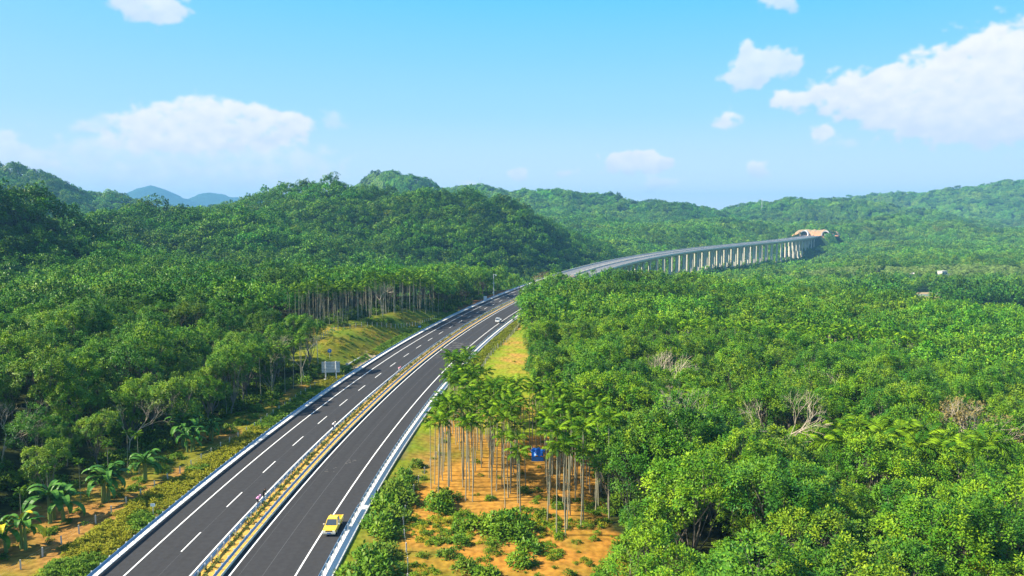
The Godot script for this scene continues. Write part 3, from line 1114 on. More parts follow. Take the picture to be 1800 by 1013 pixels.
# areca palm: [fronds, trunk, shaft]
func areca(sd: int, tall: float, fronds: int, len: float) -> Array:
	rng.seed = sd
	var f := MB.new()
	var w := MB.new()
	var s := MB.new()
	var lean := Vector3(rng.randf_range(-0.35, 0.35), 0, rng.randf_range(-0.35, 0.35))
	var top := Vector3(0, tall, 0) + lean
	w.tube([Vector3(0, -0.5, 0), Vector3(0, tall * 0.35, 0) + lean * 0.5, top], [0.095, 0.075, 0.062], 7)
	s.tube([top, top + Vector3(0, 0.55, 0), top + Vector3(0, 1.05, 0)], [0.10, 0.105, 0.05], 7)
	var crown := top + Vector3(0, 0.95, 0)
	for i in fronds:
		var t := float(i) / fronds
		var az := i * 2.39996 + rng.randf_range(-0.2, 0.2)
		var rise := lerpf(1.32, 0.30, t) + rng.randf_range(-0.12, 0.12)
		frond(f, crown + Vector3(0, -0.25 * t, 0), az, rise, len * rng.randf_range(0.85, 1.12), 12, len * 0.30, 0.045 + len * 0.016, PALM.lerp(PALM_LIGHT, pow(rng.randf(), 1.4)), 0.85 + 0.35 * t)
	return [f, w, s]


func coconut(sd: int, tall: float) -> Array:
	rng.seed = sd
	var f := MB.new()
	var w := MB.new()
	var top := Vector3(rng.randf_range(-1, 1), tall, rng.randf_range(-1, 1))
	w.tube([Vector3(0, -1, 0), top * 0.5 + Vector3(0.3, 0, 0), top], [0.2, 0.16, 0.13], 5)
	for i in 16:
		frond(f, top, i * 2.39996, lerpf(1.0, -0.35, i / 16.0), 4.6, 9, 1.3, 0.13, Color(0.20, 0.30, 0.07) * rng.randf_range(0.7, 1.4), 0.9)
	return [f, w]


# one long banana blade with a midrib, arching over
func blade(b: MB, base: Vector3, az: float, rise: float, len: float, wid: float, col: Color) -> void:
	var h := Vector3(cos(az), 0, sin(az))
	var side := Vector3(-sin(az), 0, cos(az))
	var ang := rise
	var p := base
	var n := 9
	var last := [p, p, p]
	for k in n + 1:
		var t := float(k) / n
		var dir := h * cos(ang) + Vector3.UP * sin(ang)
		var up := (Vector3.UP * cos(ang) - h * sin(ang)).normalized()
		var wk := wid * (0.06 if t < 0.16 else pow(sin(PI * clampf((t - 0.1) / 0.93, 0.02, 0.98)), 0.6))
		var sag := 0.35 + 0.3 * t
		var now := [p - side * wk - up * wk * -sag * 0.5, p, p + side * wk - up * wk * -sag * 0.5]
		if k > 0:
			var kk := rng.randf_range(0.8, 1.15)
			var cc := Color(col.r * kk, col.g * kk, col.b * kk)
			b.quad(last[1], last[0], now[0], now[1], cc)
			b.quad(last[2], last[1], now[1], now[2], cc)
		last = now
		p += dir * len / n
		ang -= (0.10 + 0.34 * t) * 1.1


func banana(sd: int, yellow: float) -> Array:
	rng.seed = sd
	var f := MB.new()
	var w := MB.new()
	for s in 3 + sd % 2:
		var at := Vector3(rng.randf_range(-0.9, 0.9), 0, rng.randf_range(-0.9, 0.9))
		var tall := rng.randf_range(1.5, 2.6)
		var top := at + Vector3(rng.randf_range(-0.2, 0.2), tall, rng.randf_range(-0.2, 0.2))
		w.tube([at + Vector3(0, -0.4, 0), (at + top) * 0.5, top], [0.19, 0.15, 0.10], 7)
		for i in 9:
			var col := Color(0.035, 0.125, 0.018).lerp(Color(0.09, 0.22, 0.025), rng.randf())
			if rng.randf() < yellow:
				col = Color(0.62, 0.47, 0.02)
			blade(f, top, i * 2.39996 + rng.randf_range(-0.3, 0.3), lerpf(1.45, 0.15, i / 9.0), rng.randf_range(1.9, 2.8), rng.randf_range(0.24, 0.33), col)
	return [f, w]


func bush(sd: int, r: float, clumps: int, leaves: int, len: float, c0: Color, c1: Color) -> MB:
	rng.seed = sd
	var b := MB.new()
	for k in clumps:
		var d := rdir()
		d.y = absf(d.y)
		var p := Vector3(d.x * r, d.y * r * 0.75, d.z * r) * rng.randf_range(0.55, 1.05)
		rosette(b, p, (d + Vector3(0, 0.5, 0)).normalized(), r * 0.34, leaves, len, c0.lerp(c1, rng.randf()))
	return b


func tuft(sd: int, blades: int, tall: float, c0: Color, c1: Color) -> MB:
	rng.seed = sd
	var b := MB.new()
	for k in blades:
		var p := Vector3(rng.randf_range(-0.5, 0.5), -0.05, rng.randf_range(-0.5, 0.5))
		var ax := Vector3(rng.randf_range(-0.55, 0.55), 1.0, rng.randf_range(-0.55, 0.55)).normalized() * tall * rng.randf_range(0.5, 1.2)
		b.leaf(p, ax, ax.cross(rdir()).normalized() * 0.05, Vector3.UP, c0.lerp(c1, rng.randf()), 0.6, 0.35)
	return b


# the wood of a crown's colour: patches of one stand differ a little
func stand_tint(X: float, D: float) -> Color:
	var a := n_cover.get_noise_2d(X * 0.35, D * 0.35)
	var k := rng.randf_range(0.78, 1.2) * (1.0 + 0.55 * n_cover.get_noise_2d(X * 0.22 + 300.0, D * 0.22))
	var y := 1.0 + 0.32 * a + rng.randf_range(-0.12, 0.16)
	if rng.randf() < 0.02:
		y += 0.3
	if across(X, D) < 0.0:
		k *= 0.9
		y -= 0.12
	return Color(k * y, k, k * rng.randf_range(0.8, 1.1))


func lean_to_slope(X: float, D: float, at: Vector3, turn: float, size: float, e := 8.0) -> Transform3D:
	var sx := (height(X + e, D) - height(X - e, D)) / (2.0 * e)
	var sz := (height(X, D - e) - height(X, D + e)) / (2.0 * e)
	var shear := Basis(Vector3(1, sx, 0), Vector3.UP, Vector3(0, sz, 1))
	return Transform3D(shear * Basis(Vector3.UP, turn).scaled(Vector3.ONE * size), at)


func make_forest() -> void:
	# --- near trees, in three levels of detail, and patches of canopy for the far hills
	var near := []
	for k in 7:
		near.append(broadleaf(100 + k, 4.3 + 0.3 * (k % 4), 13.0 + 0.7 * (k % 3), 10, 19, 72, 0.275, 6, 0.22))
	var mid := []
	for k in 6:
		var t := broadleaf(200 + k, 4.5 + 0.2 * k, 12.8 + 0.4 * k, 8, 15, 21, 0.60, 4)
		mid.append(joined_mesh([[t[0], M.leaves], [t[1], M.bark]]))
	var far := []
	for k in 4:
		var t := broadleaf(300 + k, 4.8 + 0.2 * k, 13.0, 7, 10, 12, 0.95, 3)
		far.append(joined_mesh([[t[0], M.leaves]]))
	var patch := []
	for k in 4:
		var all := MB.new()
		rng.seed = 400 + k
		var spots := []
		for q in 7:
			var a := q * 2.39996
			var r := 8.6 * sqrt((q + 0.5) / 7.0)
			spots.append([Vector3(cos(a) * r + rng.randf_range(-1, 1), rng.randf_range(-1.0, 0.5), sin(a) * r + rng.randf_range(-1, 1)), rng.randf_range(0.8, 1.15), rng.randf() * TAU, rng.randf_range(0.75, 1.3)])
		for q in spots:
			var t := broadleaf(500 + k * 10 + spots.find(q), 5.0, 12.5, 6, 7, 8, 1.35, 3)
			all.add(t[0], Transform3D(Basis(Vector3.UP, q[2]).scaled(Vector3.ONE * q[1]), q[0]), Color(q[3], q[3], q[3]))
		patch.append(all.mesh(M.leaves))
	# --- where trees stand
	rng.seed = 5
	var cand := []
	var st := 7.4
	for j in range(int(58.0 / st), int(560.0 / st)):
		for i in range(-85, 86):
			var X := i * st + rng.randf_range(-1.9, 1.9)
			var D := j * st + rng.randf_range(-1.9, 1.9)
			if not in_view(X, D) or D < 62.0:
				continue
			var u := across(X, D)
			if zone(X, D, u) != 0 or absf(u) < 17.0 or (D > 430.0 and u > 0.0 and u < 23.0):
				continue
			if grove(X, D) >= 0 or open_land(X, D) > 0:
				continue
			if u < 0.0 and D > 232.0 and D < 328.0:
				var e := rp(D, u + 10.0)
				if zone(e.x, -e.z, u + 10.0) != 0:
					continue
			var dead := false
			for q in DEAD:
				if Vector2(X - q[0], D - q[1]).length() < (5.6 if q[2] < 2 else 4.6):
					dead = true
			if dead:
				continue
			var dist := sqrt(X * X + D * D)
			cand.append([dist + (0.0 if in_view(X, D, 0.0) else 70.0), X, D, u])
	for e in [[24.0, 101.0], [19.5, 107.5], [28.0, 108.0], [28.5, 93.5], [34.0, 97.0]]:
		cand.append([sqrt(e[0] * e[0] + e[1] * e[1]), e[0], e[1], across(e[0], e[1])])
	cand.sort_custom(func(a, b): return a[0] < b[0])
	var crowns := []
	var woods := []
	for t in near:
		crowns.append(t[0].mesh())
		woods.append(t[1].mesh())
	var tints: Array = [M.leaves, M.leaves_fresh, M.leaves_dull, M.leaves_olive]
	var singles := [0, 0]
	var rest := {}
	rng.seed = 8
	for q in cand:
		var X: float = q[1]
		var D: float = q[2]
		var size := lerpf(0.70, 1.26, pow(rng.randf(), 0.8)) * (0.8 if D < 92.0 and q[3] > 0.0 and q[3] < 52.0 else 0.7 if D > 395.0 and q[3] > 0.0 and q[3] < 42.0 else 0.72 if D < 150.0 and q[3] < 0.0 and q[3] > -44.0 else 1.0)
		var turn := rng.randf() * TAU
		var p := on_ground(X, D)
		var side := 1 if q[3] > 0.0 else 0
		if singles[0] + singles[1] < 300:
			singles[side] += 1
			var k := rng.randi() % near.size()
			var tone := rng.randi() % 4
			var where := "at the bottom edge of the picture"
			if side == 0:
				where = "at the left picture edge in the left wood" if absf(X) > D * 0.56 else "at the roadside edge of the left wood" if u_of(q) > -42.0 else "inside the left wood, behind its roadside trees"
			elif absf(X - 57.0) < 22.0 and absf(D - 115.0) < 20.0:
				where = "beside the bright palm clump in the right stand"
			elif D > 88.0:
				where = "at the right picture edge in the right stand" if X > D * 0.54 else "next to the palm grove, in the right stand" if q[3] < 62.0 else "in the middle of the right stand"
			var t := thing("rubber_tree", ["mid-green", "fresh yellow-green", "dull dark green", "olive-green"][tone] + " leafy tree " + where, "tree", p, turn, "nearest trees of the right stand" if side else "nearest trees of the left wood")
			t.scale = Vector3.ONE * size
			put("trunk", woods[k], M.pale_bark if rng.randf() < 0.35 else M.bark, t)
			put("crown", crowns[k], tints[tone], t)
			continue
		var kind := "n" if q[0] < 235.0 else ("m" if q[0] < 440.0 else "f")
		var key := "%s%d%d" % [kind, rng.randi() % (near.size() if kind == "n" else mid.size() if kind == "m" else far.size()), side]
		if not rest.has(key):
			rest[key] = [[], []]
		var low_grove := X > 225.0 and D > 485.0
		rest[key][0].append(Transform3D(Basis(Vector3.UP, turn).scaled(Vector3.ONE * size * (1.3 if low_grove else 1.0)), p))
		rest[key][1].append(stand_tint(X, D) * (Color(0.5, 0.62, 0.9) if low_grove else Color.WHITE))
	var near_joined := []
	for t in near:
		near_joined.append(joined_mesh([[t[0], M.leaves], [t[1], M.bark]]))
	for key in rest:
		var k := int(key.substr(1, 1))
		var mesh: Mesh = near_joined[k] if key[0] == "n" else mid[k] if key[0] == "m" else far[k]
		var right: bool = key[2] == "1"
		scatter("rubber_plantation" if right else "roadside_wood", mesh, rest[key][0], rest[key][1], "green tree canopy of the stand right of the road, behind its nearest rows" if right else "green tree canopy of the wood left of the road, behind its nearest rows", "forest")
	# --- forest on the hills, single crowns first, then patches of crowns
	var bins := {}
	rng.seed = 15
	var D := 545.0
	while D < 1000.0:
		var st2 := 7.0 + (D - 545.0) * 0.002
		var X := -0.74 * D
		while X < 0.74 * D:
			var x := X + rng.randf_range(-2.2, 2.2)
			var d := D + rng.randf_range(-2.2, 2.2)
			X += st2
			var w := open_land(x, d)
			if w > 0 and not (w == 2 and rng.randf() < 0.6):
				continue
			var key := "%d%s" % [rng.randi() % far.size(), "r" if across(x, d) > 20.0 else "l"]
			if not bins.has(key):
				bins[key] = [[], []]
			bins[key][0].append(Transform3D(Basis(Vector3.UP, rng.randf() * TAU).scaled(Vector3.ONE * rng.randf_range(0.65, 1.25) * (0.52 if w == 2 else 1.35 if rng.randf() < 0.06 else 1.0)), on_ground(x, d)))
			bins[key][1].append(stand_tint(x, d))
		D += st2
	for key in bins:
		scatter("hill_forest" if key[1] == "l" else "valley_forest", far[int(key[0])], bins[key][0], bins[key][1], "dense forest covering the middle hill left of the viaduct" if key[1] == "l" else "dense dark green trees on the low ground right of the viaduct", "forest")
	bins = {}
	D = 1000.0
	while D < FOREST_FAR:
		var s3 := 16.5 + (D - 1000.0) * 0.002
		var X := -0.74 * D
		while X < 0.74 * D:
			var x := X + rng.randf_range(-4.5, 4.5)
			var d := D + rng.randf_range(-4.5, 4.5)
			X += s3
			if open_land(x, d) > 0:
				continue
			var key := rng.randi() % patch.size()
			if not bins.has(key):
				bins[key] = [[], []]
			bins[key][0].append(lean_to_slope(x, d, on_ground(x, d, -0.5), rng.randf() * TAU, rng.randf_range(0.85, 1.2)))
			bins[key][1].append(stand_tint(x * 0.6, d * 0.6))
		D += s3
	for key in bins:
		scatter("far_hill_forest", patch[key], bins[key][0], bins[key][1], "hazy blue-green forest on the far hills behind the viaduct", "forest")


# openings in the far forest: road and viaduct, tunnel forecourt, coconut grove, field with the pond
func open_land(X: float, D: float) -> int:
	var u := absf(across(X, D))
	if D < 600.0 and u < 19.0:
		return 1
	if D > 1190.0 and D < 1300.0 and u < 15.0:
		return 1
	if D >= 1300.0 and D < 1400.0 and u < 27.0:
		return 1
	if D < 1372.0 and D > 560.0 and u < 12.0 and height(X, D) > grade(D) - 15.0:
		return 1
	var g := Vector2((X - 430.0) / 190.0, (D - 775.0 - 0.10 * (X - 430.0)) / 62.0)
	if g.length_squared() < 1.0:
		return 2
	var p := Vector2((X - 332.0) / 52.0, (D - 620.0) / 36.0)
	if p.length_squared() < 1.0:
		return 3
	if D > 430.0 and D < 650.0 and X / D > 0.495 and X / D < 0.548 - 0.00006 * (D - 430.0):
		return 3
	if X > 225.0 and X < 430.0 and D > 425.0 and D < 492.0:
		return 3
	return 0


# palm groves among the trees: number of the grove or -1
const GROVES := [[82.0, 234.0, 46.0, 9.0], [57.0, 115.0, 12.0, 8.0], [30.0, 130.0, 5.0, 4.5]]
const DEAD := [[26.0, 122.0, 0], [45.0, 130.0, 1], [76.0, 128.0, 2], [81.0, 132.0, 2], [18.0, 392.0, 2], [70.0, 165.0, 1], [31.0, 163.0, 0], [-80.0, 122.0, 1], [-66.0, 134.0, 3], [-58.0, 190.0, 3], [-52.0, 196.0, 3], [-66.0, 172.0, 0], [150.0, 178.0, 1], [-46.5, 284.0, 3]]


func grove(X: float, D: float) -> int:
	for k in GROVES.size():
		var g: Array = GROVES[k]
		if Vector2((X - g[0]) / g[2], (D - g[1]) / g[3]).length_squared() < 1.0:
			return k
	return -1


func make_palms() -> void:
	var kinds := []
	for k in 5:
		var a := areca(700 + k, 9.6 + 0.7 * k, 12, 2.25)
		kinds.append([a[0].mesh(), a[1].mesh(), a[2].mesh()])
	var big := []
	for k in 3:
		var a := areca(720 + k, 9.0 + 0.6 * k, 11, 3.3)
		big.append([a[0].mesh(), a[1].mesh(), a[2].mesh()])
	rng.seed = 41
	var put_palm := func(list: Array, at: Vector3, size: float, label: String, group: String) -> void:
		var k: Array = list[rng.randi() % list.size()]
		var t := thing("areca_palm", label, "palm tree", at, rng.randf() * TAU, group)
		t.scale = Vector3.ONE * size
		put("trunk", k[1], M.palm_trunk, t)
		put("crownshaft", k[2], M.palm_shaft, t)
		put("fronds", k[0], M.palm_leaves, t)
	var count := 0
	# the grove right of the road
	var D := 97.0
	while D < 176.0:
		var u := 20.5
		while u < 50.0:
			var s := slope_at(D)
			var q := rp(D + rng.randf_range(-0.7, 0.7), u + rng.randf_range(-0.7, 0.7))
			u += 2.15 if D < 121.0 else 1.95
			if zone(q.x, -q.z, across(q.x, -q.z)) != 2 or rng.randf() < (0.40 if D < 121.0 else 0.12):
				continue
			if -q.z < 116.0 and across(q.x, -q.z) < 37.0 - (-q.z - 104.0) * 1.0:
				continue
			if Vector2(q.x - 4.3, -q.z - 137.0).length() < 2.4 or (-q.z < 137.0 and absf(q.x + q.z * 4.3 / 137.0) < 1.5):
				continue
			put_palm.call(kinds, on_ground(q.x, -q.z), rng.randf_range(0.85, 1.08), "slender areca palm with a bare trunk in the grove's front rows on orange ground" if D < 121.0 else "areca palm in the middle of the grove right of the road" if D < 140.0 else "areca palm at the far end of the grove, near the right guardrail", "palms of the grove right of the road")
			count += 1
		D += 2.5
	# the stragglers by the road
	for q in [[120.5, 21.6, 0.8, "lone slim areca palm on the grass between the right guardrail and the grove"], [171.0, 18.6, 1.02, "tallest areca palm at the far left corner of the grove, crown over the white line"], [168.0, 20.4, 0.98, "second areca palm at the far left corner of the grove beside the guardrail"]]:
		var p := rp(q[0], q[1])
		put_palm.call(kinds, on_ground(p.x, -p.z), q[2], q[3], "")
	# the row on the bank left of the road
	var rest := [[], []]
	var whole := areca(730, 10.8, 12, 1.9)
	for row in 4:
		for k in 26:
			var t := k / 25.0
			var d := lerpf(246.0, 318.0, t) + row * 1.6 + rng.randf_range(-1.2, 1.2)
			var u := lerpf(-45.0, -18.5, pow(t, 0.8)) - row * 1.9 + rng.randf_range(-0.8, 0.8)
			var p := rp(d, u)
			if row > 1:
				rest[0].append(Transform3D(Basis(Vector3.UP, rng.randf() * TAU).scaled(Vector3.ONE * rng.randf_range(0.88, 1.12)), on_ground(p.x, -p.z)))
				rest[1].append(Color.WHITE)
				continue
			put_palm.call(kinds, on_ground(p.x, -p.z), rng.randf_range(0.88, 1.12), "areca palm with bare pale trunk in the row on the left bank", "palms on the left bank")
	var whole_mesh := joined_mesh([[whole[0], M.palm_leaves], [whole[1], M.palm_trunk], [whole[2], M.palm_shaft]])
	scatter("palm_row", whole_mesh, rest[0], rest[1], "further areca palms behind the front rows on the left bank", "palms")
	rest = [[], []]
	for g in GROVES.size():
		var e: Array = GROVES[g]
		var step := 2.6 if g == 0 else 2.9
		var y: float = e[1] - e[3]
		while y < e[1] + e[3]:
			var x: float = e[0] - e[2]
			while x < e[0] + e[2]:
				if g == 0 and grove(x, y) == 0:
					rest[0].append(Transform3D(Basis(Vector3.UP, rng.randf() * TAU).scaled(Vector3.ONE * rng.randf_range(0.95, 1.2)), on_ground(x + rng.randf_range(-0.8, 0.8), y + rng.randf_range(-0.8, 0.8))))
					rest[1].append(Color(1.15, 1.15, 1) * rng.randf_range(0.85, 1.25))
				elif grove(x, y) == g and rng.randf() < 0.93:
					put_palm.call(kinds if g == 0 else big, on_ground(x + rng.randf_range(-0.8, 0.8), y + rng.randf_range(-0.8, 0.8)), rng.randf_range(0.88, 1.08) * (1.12 if g else 1.1), ["areca palm in the bright band across the middle of the right stand", "big-fronded palm in the bright clump low in the right stand", "palm in the small clump beside the pale bare tree"][g], ["palm band in the right stand", "palm clump in the right stand", "small palm clump"][g])
				x += step
			y += step
	scatter("palm_band", whole_mesh, rest[0], rest[1], "bright band of areca palms across the middle of the right stand", "palms")
	# palms mixed in along the left wood's edge
	for q in [[112.0, -28.5, 0.42], [108.0, -30.5, 0.5], [101.0, -30.0, 0.45], [117.0, -27.0, 0.5], [123.0, -25.5, 0.55], [126.0, -29.0, 0.5], [160.0, -27.0, 0.75], [166.0, -26.0, 0.8], [172.0, -24.5, 0.85], [176.0, -23.5, 0.85], [181.0, -22.5, 0.85], [185.0, -22.0, 0.9], [189.0, -21.5, 0.9], [193.0, -23.0, 0.9]]:
		var p := rp(q[0], q[1])
		put_palm.call(kinds, on_ground(p.x, -p.z), q[2], "thin palm at the shaded edge of the left wood", "thin palms at the left wood's edge")
	# coconut palms on the valley floor
	var coco := []
	for k in 3:
		var a := coconut(760 + k, 8.0 + k)
		coco.append(joined_mesh([[a[0], M.palm_leaves], [a[1], M.palm_trunk]]))
	var n := 0
	for k in 900:
		var x := rng.randf_range(240.0, 620.0)
		var d := rng.randf_range(705.0, 850.0)
		if open_land(x, d) != 2 or n >= 230 or Vector2(x - 424.0, d - 782.0).length() < 9.0 or (d < 782.0 and absf(x / d - 0.5405) < 0.012):
			continue
		n += 1
		var o := put("coconut_palm", coco[k % 3], null)
		o.position = on_ground(x, d)
		o.rotation.y = rng.randf() * TAU
		o.scale = Vector3.ONE * rng.randf_range(0.8, 1.2)
		tag(o, "pale hazy coconut palm on the valley floor around the white house", "palm tree", "coconut palms in the valley")


func make_bare_trees() -> void:
	var kinds := []
	kinds.append([bare_tree(801, 10.5).mesh(), null])
	kinds.append([bare_tree(802, 11.5).mesh(), null])
	for k in 2:
		var l := MB.new()
		var w := bare_tree(803 + k, 11.5, l, Color(0.20, 0.17, 0.05) if k == 0 else Color(0.10, 0.15, 0.03))
		kinds.append([w.mesh(), l.mesh()])
	var labels := [
		"pale bare tree standing above the small palm clump in the right stand", "pale bare tree right of the small palm clump, twigs spread in a fan",
		"brown thinning tree at the right edge of the picture above the palm clump", "second brown thinning tree at the right edge of the picture", "pale yellowish thinning tree at the end of the visible road, before the viaduct",
		"small grey bare tree in the middle of the right stand", "grey leafless treetop behind the palm grove right of the road",
		"grey leafless tree at the far left edge behind the banana plants", "grey thin-leaved tree leaning in the left wood above the banana plants", "thin-leaved pale tree at the left wood's road edge near the signboard", "second thin-leaved pale tree at the wood's edge behind the signboard",
		"dark bare treetop in the gap of the left wood", "small pale bare tree far right in the right stand", "forked white-stemmed tree among the palms on the left bank"]
	for k in DEAD.size():
		var q: Array = DEAD[k]
		rng.seed = 900 + k
		var t := thing("bare_tree", labels[k], "tree", on_ground(q[0], q[1]), rng.randf() * TAU)
		t.scale = Vector3.ONE * [1.35, 1.4, 1.4, 1.35, 1.25, 1.2, 1.25, 0.85, 0.8, 1.0, 0.95, 0.8, 1.3, 1.0][k]
		put("branches", kinds[q[2]][0], M.dead_wood, t)
		if kinds[q[2]][1]:
			put("leaves", kinds[q[2]][1], M.leaves, t)


func make_low_plants() -> void:
	# banana plants at the lower left
	var list := [[94.0, -26.5, 0.28, "banana plant with yellow leaves at the lower left corner", 0.95], [93.0, -29.5, 0.0, "dark banana plant behind the one with yellow leaves", 0.9], [104.5, -27.0, 0.0, "large banana plant, second from the lower left corner", 1.1], [111.0, -24.6, 0.0, "banana plant with torn pale leaves, third from the lower left corner", 1.0], [119.0, -24.0, 0.0, "dark banana plant nearest the fence below the thin-leaved tree", 0.95], [139.0, -25.0, 0.0, "banana plant at the wood's edge halfway to the signboard", 1.1], [135.0, -22.6, 0.0, "small dark banana plant in front of the halfway one", 0.8], [142.0, -22.5, 0.0, "small banana plant beyond the halfway one", 0.7]]
	for k in list.size():
		var q: Array = list[k]
		var b := banana(600 + k, q[2])
		var p := rp(q[0], q[1])
		var t := thing("banana_plant", q[3], "banana plant", on_ground(p.x, -p.z))
		t.scale = Vector3.ONE * q[4] * 1.45
		put("stem", b[1].mesh(), M.palm_shaft, t)
		put("leaves", b[0].mesh(), M.leaves, t)
	# bushes right of the road, singly
	var kinds := []
	for k in 4:
		kinds.append(bush(640 + k, 1.25, 26, 30, 0.30, Color(0.045, 0.14, 0.012), Color(0.13, 0.24, 0.015)).mesh())
	rng.seed = 66
	var shrubs := []
	for q in [[86.0, 17.5, 1.3], [88.5, 16.2, 1.1], [90.0, 18.6, 1.4], [93.0, 17.0, 1.3], [95.5, 19.0, 1.1], [101.5, 17.6, 1.2], [104.0, 16.6, 1.3], [106.5, 18.2, 1.3], [109.5, 17.0, 1.35], [112.0, 16.1, 1.2], [113.5, 18.3, 1.3], [116.5, 16.8, 1.3], [119.0, 16.0, 1.0], [121.0, 17.6, 1.1], [125.0, 16.6, 0.9], [131.0, 17.8, 0.8]]:
		shrubs.append([q, "green roadside bush between the right guardrail and the fence posts", "bushes along the right guardrail"])
	for q in [[113.0, 23.4, 1.3], [115.5, 24.6, 1.1], [111.0, 24.2, 1.1], [104.0, 30.0, 1.3], [103.0, 32.4, 1.4], [105.0, 34.4, 1.4], [102.0, 35.6, 1.3], [101.0, 33.6, 1.1], [106.0, 32.6, 1.2], [104.5, 27.6, 0.8], [99.0, 28.0, 0.8], [95.5, 26.6, 0.7], [100.0, 26.0, 0.5], [91.5, 29.0, 0.9], [89.0, 31.5, 1.0], [109.0, 27.5, 0.7], [109.0, 38.4, 0.7], [97.0, 37.0, 1.0], [93.0, 35.5, 1.0], [116.0, 31.0, 0.5], [120.0, 36.0, 0.6], [113.0, 41.0, 0.6]]:
		shrubs.append([q, "bushy green shrub on the orange ground in front of the palm grove", "shrubs in front of the palm grove"])
	for q in [[128.0, -24.5, 0.9], [131.0, -23.0, 0.7], [148.0, -21.5, 0.9], [153.0, -21.0, 0.8], [158.0, -20.5, 0.7], [124.0, -22.0, 0.7], [116.0, -22.6, 0.6], [163.0, -22.0, 1.0], [169.0, -20.5, 0.8], [100.0, -25.5, 0.6]]:
		shrubs.append([q, "low green shrub on the grass between the left fence posts and the wood", "shrubs behind the left fence"])
	for q in [[205.0, -16.0, 1.25], [201.5, -16.8, 1.1], [208.0, -15.8, 1.0], [199.0, -18.2, 1.0], [262.0, -27.0, 1.3], [266.0, -24.5, 1.2], [272.0, -23.0, 1.1], [254.0, -33.0, 1.0]]:
		shrubs.append([q, "bright green bush on the bank near the signboard, left of the road", "bushes on the left bank"])
	for q in shrubs:
		var p := rp(q[0][0], q[0][1])
		var o := put("bush", kinds[rng.randi() % 4], [M.leaves, M.leaves_fresh, M.leaves_olive][rng.randi() % 3])
		o.position = on_ground(p.x, -p.z, -0.15)
		o.rotation.y = rng.randf() * TAU
		o.scale = Vector3.ONE * q[0][2] * 1.35
		tag(o, q[1], "bush", q[2])
	# the planted median: small shrubs, one by one
	var small := []
	for k in 3:
		small.append(bush(670 + k, 0.50, 13, 13, 0.18, Color(0.09, 0.15, 0.02), Color(0.26, 0.28, 0.06)).mesh(M.leaves))
	var d := 66.0
	while d < 470.0:
		var o := put("median_shrub", small[rng.randi() % 3], null)
		o.position = rp(d + rng.randf_range(-0.4, 0.4), -0.45 + rng.randf_range(-0.12, 0.12), 0.12)
		o.rotation.y = rng.randf() * TAU
		o.scale = Vector3.ONE * rng.randf_range(0.95, 1.6)
		tag(o, "small shrub planted in the orange soil of the median strip", "shrub", "shrubs in the median strip")
		d += 2.3 if d < 300.0 else 3.0
	# ground cover nobody could count
	var feather := []
	for k in 3:
		feather.append(bush(680 + k, 0.95, 20, 16, 0.24, Color(0.17, 0.20, 0.010), Color(0.29, 0.28, 0.014)).mesh(M.grass))
	var green := []
	for k in 3:
		green.append(bush(684 + k, 0.95, 20, 16, 0.28, Color(0.065, 0.165, 0.012), Color(0.16, 0.26, 0.014)).mesh(M.grass))
	rng.seed = 67
	var bins := {}
	var add := func(key: String, t: Transform3D, tint: Color) -> void:
		if not bins.has(key):
			bins[key] = [[], []]
		bins[key][0].append(t)
		bins[key][1].append(tint)
	# hedge of feathery scrub along the left rail
	d = 78.0
	while d < 335.0:
		for k in 8:
			var u := -14.3 - rng.randf() * (5.6 if d < 120.0 else 3.6 if d < 190.0 else 3.0)
			if d > 193.0 and d < 232.0 and u > -17.0 and not (d < 200.0):
				continue
			var p := rp(d + rng.randf_range(-0.9, 0.9), u)
			var tone := n_cover.get_noise_2d(p.x * 0.7, p.z * 0.7)
			var leafy_here := d > 150.0 and d < 186.0 or d > 236.0 or tone > 0.28
			add.call(("g" if leafy_here else "f") + str(rng.randi() % 3), Transform3D(Basis(Vector3.UP, rng.randf() * TAU).scaled(Vector3(1, rng.randf_range(0.7, 1.0), 1) * rng.randf_range(0.6, 1.15)), on_ground(p.x, -p.z, -0.1)), Color(1, 1, 1) * rng.randf_range(0.75, 1.15))
		d += 0.8
	# scrub along the right rail farther on
	d = 200.0
	while d < 318.0:
		for k in 5:
			var p := rp(d + rng.randf_range(-0.9, 0.9), 14.6 + rng.randf() * 3.4)
			add.call("f" + str(rng.randi() % 3), Transform3D(Basis(Vector3.UP, rng.randf() * TAU).scaled(Vector3.ONE * rng.randf_range(0.4, 0.85)), on_ground(p.x, -p.z, -0.1)), Color(0.9, 1.05, 1) * rng.randf_range(0.7, 1.1))
		d += 1.0
	# weeds and small bushes on the orange ground before the grove, in drifts
	for k in 1500:
		var p := rp(rng.randf_range(84.0, 118.0), rng.randf_range(20.5, 49.0))
		if zone(p.x, -p.z, across(p.x, -p.z)) == 0 or n_cover.get_noise_2d(p.x * 1.6, p.z * 1.6) + rng.randf_range(-0.15, 0.15) < 0.04:
			continue
		add.call(("f" if rng.randf() < 0.45 else "g") + str(rng.randi() % 3), Transform3D(Basis(Vector3.UP, rng.randf() * TAU).scaled(Vector3.ONE * rng.randf_range(0.25, 0.75)), on_ground(p.x, -p.z, -0.1)), Color(1.1, 1.1, 1) * rng.randf_range(0.7, 1.2))
